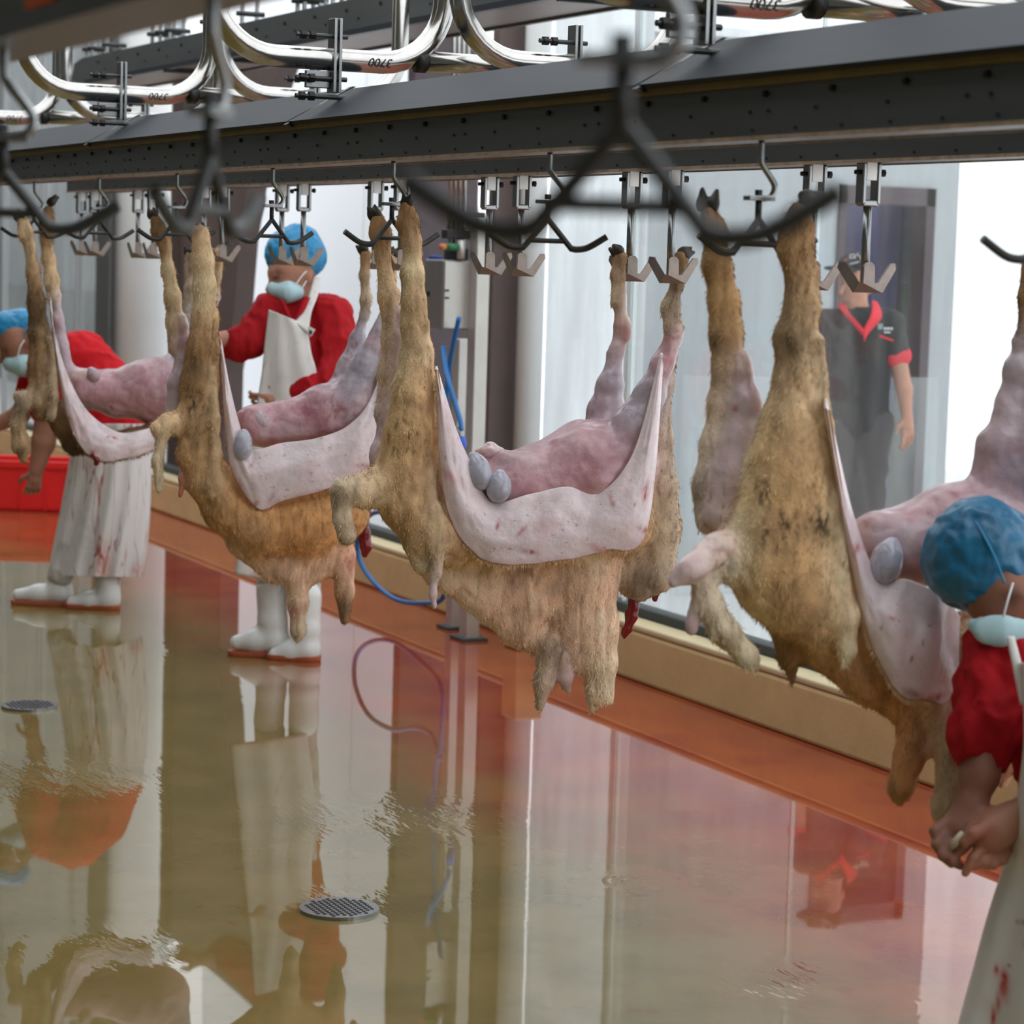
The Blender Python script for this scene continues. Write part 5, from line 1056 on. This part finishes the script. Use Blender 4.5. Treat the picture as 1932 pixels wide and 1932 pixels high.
# --- man behind the glass
p = Person('man in black polo shirt with red collar and black cap walking behind the glass', (1620, 1130), skin=SK1)
p.ell(p.body, 1611, 530, 0, 28, 42, 34, SK1, .05); p.sk([(1606, 548, .02, 22), (1602, 570, .03, 15)], k=.02); p.sk([(1590, 540, .07, 4), (1586, 552, .08, 5)], k=.008); p.sk([(1592, 566, .085, 4), (1604, 567, .085, 4)], k=.004, col=SK2); p.ell(p.body, 1640, 545, .02, 5, 10, 6, SK1, 0, .006)
p.sk([(1614, 568, 0, 22), (1620, 605, 0, 26), (1620, 640, 0, 34)], k=.03); p.sk([(1618, 640, 0, 48), (1614, 720, 0, 50), (1612, 800, 0, 48)], k=.03, flat=.7)
p.sk([(1680, 618, 0, 20), (1693, 672, 0, 17), (1706, 735, .02, 15), (1711, 788, .03, 10)]); p.hand(p.P(1711, 786, .03), -UPV + .05 * RGT, -FWD * .6 - RGT, .18, .4)
p.sk([(1560, 615, 0, 20), (1548, 670, 0, 17), (1540, 735, .02, 15), (1536, 790, .03, 10)]); p.hand(p.P(1536, 788, .03), -UPV, -FWD * .6 + RGT, .18, .4)
p.sk([(1592, 810, 0, 32), (1602, 940, 0, 24), (1600, 1090, 0, 14)]); p.sk([(1645, 810, 0, 32), (1632, 940, .05, 24), (1640, 1085, .1, 14)])
p.finish([(1592, 532, .09, 5, HAIR * 2, .7), (1610, 532, .1, 5, HAIR * 2, .7), (1597, 567, .09, 4, c3(150, 80, 76), .6), (1590, 523, .09, 6, HAIR * 2, .5), (1612, 523, .1, 6, HAIR * 2, .5), (1640, 525, .0, 9, HAIR, .8)])
po = p.garment('polo_shirt', [([(1618, 640, 0, 56), (1614, 710, 0, 62), (1612, 790, 0, 62)], .72), [(1565, 612, 0, 28), (1618, 606, 0, 30), (1676, 612, 0, 28)], [(1676, 614, 0, 28), (1692, 664, 0, 23)], [(1562, 614, 0, 28), (1550, 662, 0, 22)]], POLO, wr=.004, ws=10, seed=15)
for (x, y, x2, y2, r) in ((1690, 674, 1697, 671, 23), (1549, 668, 1545, 666, 21)): p.garment('cuff', [[(x, y, 0, r), (x2, y2, 0, r)]], REDTRIM, k=.01, wr=0, vox=.006, parent=po)
p.sheet('collar', [(1580, 572, .04), (1590, 590, .12), (1626, 632, .155), (1629, 642, .16)], [(1594, 572, .06), (1604, 592, .14), (1630, 622, .165), (1631, 640, .165)], REDTRIM, .004, 14, 5, 0, 1, parent=po)
p.sheet('collar', [(1646, 566, .02), (1644, 592, .13), (1630, 622, .165), (1630, 640, .165)], [(1656, 570, .0), (1664, 598, .1), (1638, 630, .16), (1632, 644, .165)], REDTRIM, .004, 14, 5, 0, 1, parent=po)
c_ = p.P(1676, 634, .15); g_ = MB().obox(p.P(1661, 616, .16), RGT * .012, UPV * .014, FWD * .001).build('emblem', mat('grey_emblem', lin(130, 150, 146), 0.6), po)
for i, x in enumerate((1670, 1676, 1682)): MB().obox(p.P(x, 620, .155 - i * .006), RGT * .005, UPV * .006, FWD * .001).build('emblem_letter', WHITEP, po)
MB().obox(p.P(1674, 627, .15), RGT * .016, UPV * .003, FWD * .001).build('emblem_line', WHITEP, po); MB().obox(p.P(1672, 638, .155), nrm(RGT - .35 * UPV) * .036, nrm(UPV + .35 * RGT) * .005, FWD * .002).build('pocket_trim', REDTRIM, po)
p.garment('trousers', [[(1592, 805, 0, 40), (1600, 930, 0, 31), (1600, 1085, 0, 22)], [(1645, 805, 0, 40), (1634, 930, .05, 31), (1640, 1080, .1, 22)]], DARKP, wr=.006, ws=9, seed=16)
for x, y, o in ((1600, 1120, 0), (1640, 1122, .12)): p.garment('shoe', [[(x, y - 14, o, 16), (x - 26, y - 10, o + .04, 13), (x - 44, y - 8, o + .06, 9)]], BLACKCAP, k=.02, wr=0, vox=.006)
bc = p.garment('cap', [], BLACKCAP, k=.01, wr=0, vox=.005, ells=((1613, 500, 0, 31, 26, 36),)); p.garment('brim', [], BLACKCAP, k=.005, wr=0, vox=.004, ells=((1586, 508, .09, 32, 5, 28, -.1),), parent=bc)
for x, y, w, h, m_c in ((1604, 482, .002, .011, 0), (1609, 478, .008, .002, 0), (1609, 484, .008, .002, 0), (1613, 482, .002, .011, 0), (1618, 478, .002, .008, 0), (1622, 481, .006, .002, 0), (1624, 486, .002, .009, 0), (1612, 494, .024, .0022, 0), (1596, 488, .009, .003, 1)):
    MB().obox(p.P(x, y + 2, .102 - abs(x - 1612) * .0007), nrm(RGT + .25 * UPV) * w, UPV * h, FWD * .001).build('cap_print', REDTRIM if m_c else WHITEP, bc)

# --- bending man at the right edge
p = Person('man in red shirt leaning in at the right edge, blue cap, spotted white apron', (2010, 2240), d=4.32, skin=SK2)
p.body.vox = .0045
p.ell(p.body, 1878, 1085, 0, 76, 92, 80, SK2, .25); p.sk([(1890, 1130, .02, 62), (1886, 1180, .03, 34)], k=.04); p.sk([(1850, 1170, .07, 9), (1842, 1184, .075, 10)], k=.015); p.ell(p.body, 1930, 1095, .06, 14, 26, 10, SK2, -.3, .01)
p.sk([(1930, 1140, -.02, 55), (1985, 1190, -.04, 62), (2020, 1230, -.04, 80)], k=.05); p.sk([(2020, 1240, -.04, 105), (2060, 1400, -.04, 110), (2080, 1560, -.04, 110)], k=.05, flat=.8)
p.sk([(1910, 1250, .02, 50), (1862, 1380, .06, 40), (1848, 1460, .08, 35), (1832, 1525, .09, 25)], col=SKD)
p.sk([(2060, 1290, .1, 50), (2040, 1480, .14, 42), (1960, 1520, .14, 33), (1905, 1545, .13, 25)])
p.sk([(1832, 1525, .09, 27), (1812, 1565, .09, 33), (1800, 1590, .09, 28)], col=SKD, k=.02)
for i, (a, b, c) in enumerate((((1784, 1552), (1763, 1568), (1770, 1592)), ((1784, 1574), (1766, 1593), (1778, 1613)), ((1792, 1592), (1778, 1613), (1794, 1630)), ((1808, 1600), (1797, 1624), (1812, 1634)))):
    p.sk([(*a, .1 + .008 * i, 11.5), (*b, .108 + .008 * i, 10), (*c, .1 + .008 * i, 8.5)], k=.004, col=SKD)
p.sk([(1835, 1560, .13, 12), (1815, 1588, .14, 11), (1812, 1606, .135, 9)], k=.005, col=SKD)
p.sk([(1905, 1545, .13, 27), (1880, 1565, .13, 34), (1865, 1580, .13, 30)], k=.02)
for i, (a, b, c) in enumerate((((1858, 1590), (1836, 1618), (1821, 1647)), ((1876, 1602), (1856, 1626), (1840, 1634)), ((1890, 1606), (1874, 1630), (1860, 1634)), ((1902, 1596), (1892, 1622), (1880, 1628)))):
    p.sk([(*a, .135 - .008 * i, 11.5), (*b, .15 - .008 * i, 10), (*c, .148 - .008 * i, 8.5)], k=.004)
p.sk([(1868, 1556, .15, 14), (1838, 1572, .16, 12), (1820, 1590, .155, 10)], k=.006)
p.sk([(2040, 1600, 0, 80), (1990, 1900, .02, 60), (1990, 2180, .02, 42)]); p.sk([(2120, 1600, 0, 80), (2130, 1900, .02, 60), (2130, 2180, .02, 42)])
p.finish([(1850, 1163, .09, 12, HAIR * 2, .75), (1838, 1168, .08, 9, HAIR * 2, .6), (1915, 1130, .09, 26, HAIR, .85), (1800, 1580, .12, 26, SKD * .8, .4), (1826, 1640, .15, 8, c3(150, 60, 50), .6), (1848, 1575, .16, 24, c3(150, 80, 66), .5)])
p.garment('shirt', [[(1930, 1235, 0, 78), (2020, 1225, -.02, 110)], ([(2020, 1240, -.04, 125), (2060, 1400, -.04, 130), (2080, 1560, -.04, 130)], .85), [(1905, 1235, .03, 68), (1876, 1310, .05, 60), (1866, 1370, .07, 55), (1862, 1390, .07, 50)], [(2060, 1260, .06, 80), (2045, 1400, .12, 60), (2040, 1450, .135, 54)]], REDC, wr=.010, ws=15, seed=24, vox=.007)
p.garment('trousers', [[(2040, 1600, 0, 90), (1990, 1900, .02, 72), (1990, 2150, .02, 58)], [(2120, 1600, 0, 90), (2130, 1900, .02, 72), (2130, 2150, .02, 58)]], DARKP, wr=.004, ws=8)
p.sheet('apron', [(1925, 1250, .14), (1930, 1400, .16), (1912, 1545, .12), (1890, 1640, .06), (1860, 1735, .04), (1830, 1850, .02), (1806, 1935, .0), (1790, 2010, 0)], [(2150, 1300, .16), (2200, 1450, .14), (2230, 1600, .1), (2240, 1700, .06), (2250, 1800, .04), (2250, 1900, .02), (2250, 1980, 0), (2250, 2050, 0)], APRON_SPOT, .16, 160, 130, .012, 8, seed=6, stains=[(1872, 1838, 7, 26, BL, 1), (1860, 1812, 4, 10, BL, .8), (1857, 1905, 4, 20, BL, 1), (1864, 1870, 4, 16, BL, .9), (1907, 1757, 7, 9, BL, .7), (1893, 1717, 3, 3, (.2, .1, .1), 1), (1900, 1716, 2.5, 2.5, (.2, .1, .1), 1), (1880, 1800, 2.5, 3, (.3, .1, .1), 1), (1925, 1790, 9, 14, (.9, .5, .45), .5)])
p.sheet('neck_strap', [(1898, 1200, .13), (1910, 1260, .14), (1925, 1330, .15)], [(1914, 1200, .13), (1930, 1260, .14), (1950, 1330, .15)], APRON, .003, 12, 5, 0, 1)
cp = p.cap([(1834, 1060, .0, 86), (1850, 1040, .0, 88), (1884, 1050, .0, 78)], .0065, 23, .04, m_=mat('deep_blue_cap', lin(34, 112, 152), 0.32, 0, 0.3, 10, 0.3, 30, spec=0.5))
p.tube('seam', [(1822, 952, .02), (1850, 1000, .085), (1876, 1050, .1), (1896, 1102, .1)], p.R(2.6), CAPB, cp, 6)
mk = p.garment('face_mask', [([(1838, 1180, .075, 13), (1862, 1188, .1, 22), (1890, 1190, .105, 25), (1935, 1190, .09, 20)], .45)], MASKM, k=.02, vox=.004, wr=.0015, it=1)
p.tube('ear_loop', [(1893, 1164, .12), (1902, 1130, .12), (1911, 1100, .1)], p.R(2.2), WHITEP, mk, 6)
p.boot((2050, 2235), (1930, 2240), (1990, 2120), 52); p.boot((2190, 2235), (2070, 2240), (2130, 2120), 52)
q0 = [p.P(x, y, o) for x, y, o in ((1792, 1604, .125), (1804, 1588, .145), (1816, 1570, .15))]
tag(MB().tube(q0, [.004, .0075, .004], 8).build('skin_scrap', mat('pale_scrap', lin(200, 186, 160), 0.5), None, True, loc=q0[0]), 'pale scrap of skin pinched between the right worker fingers', 'skin scrap')
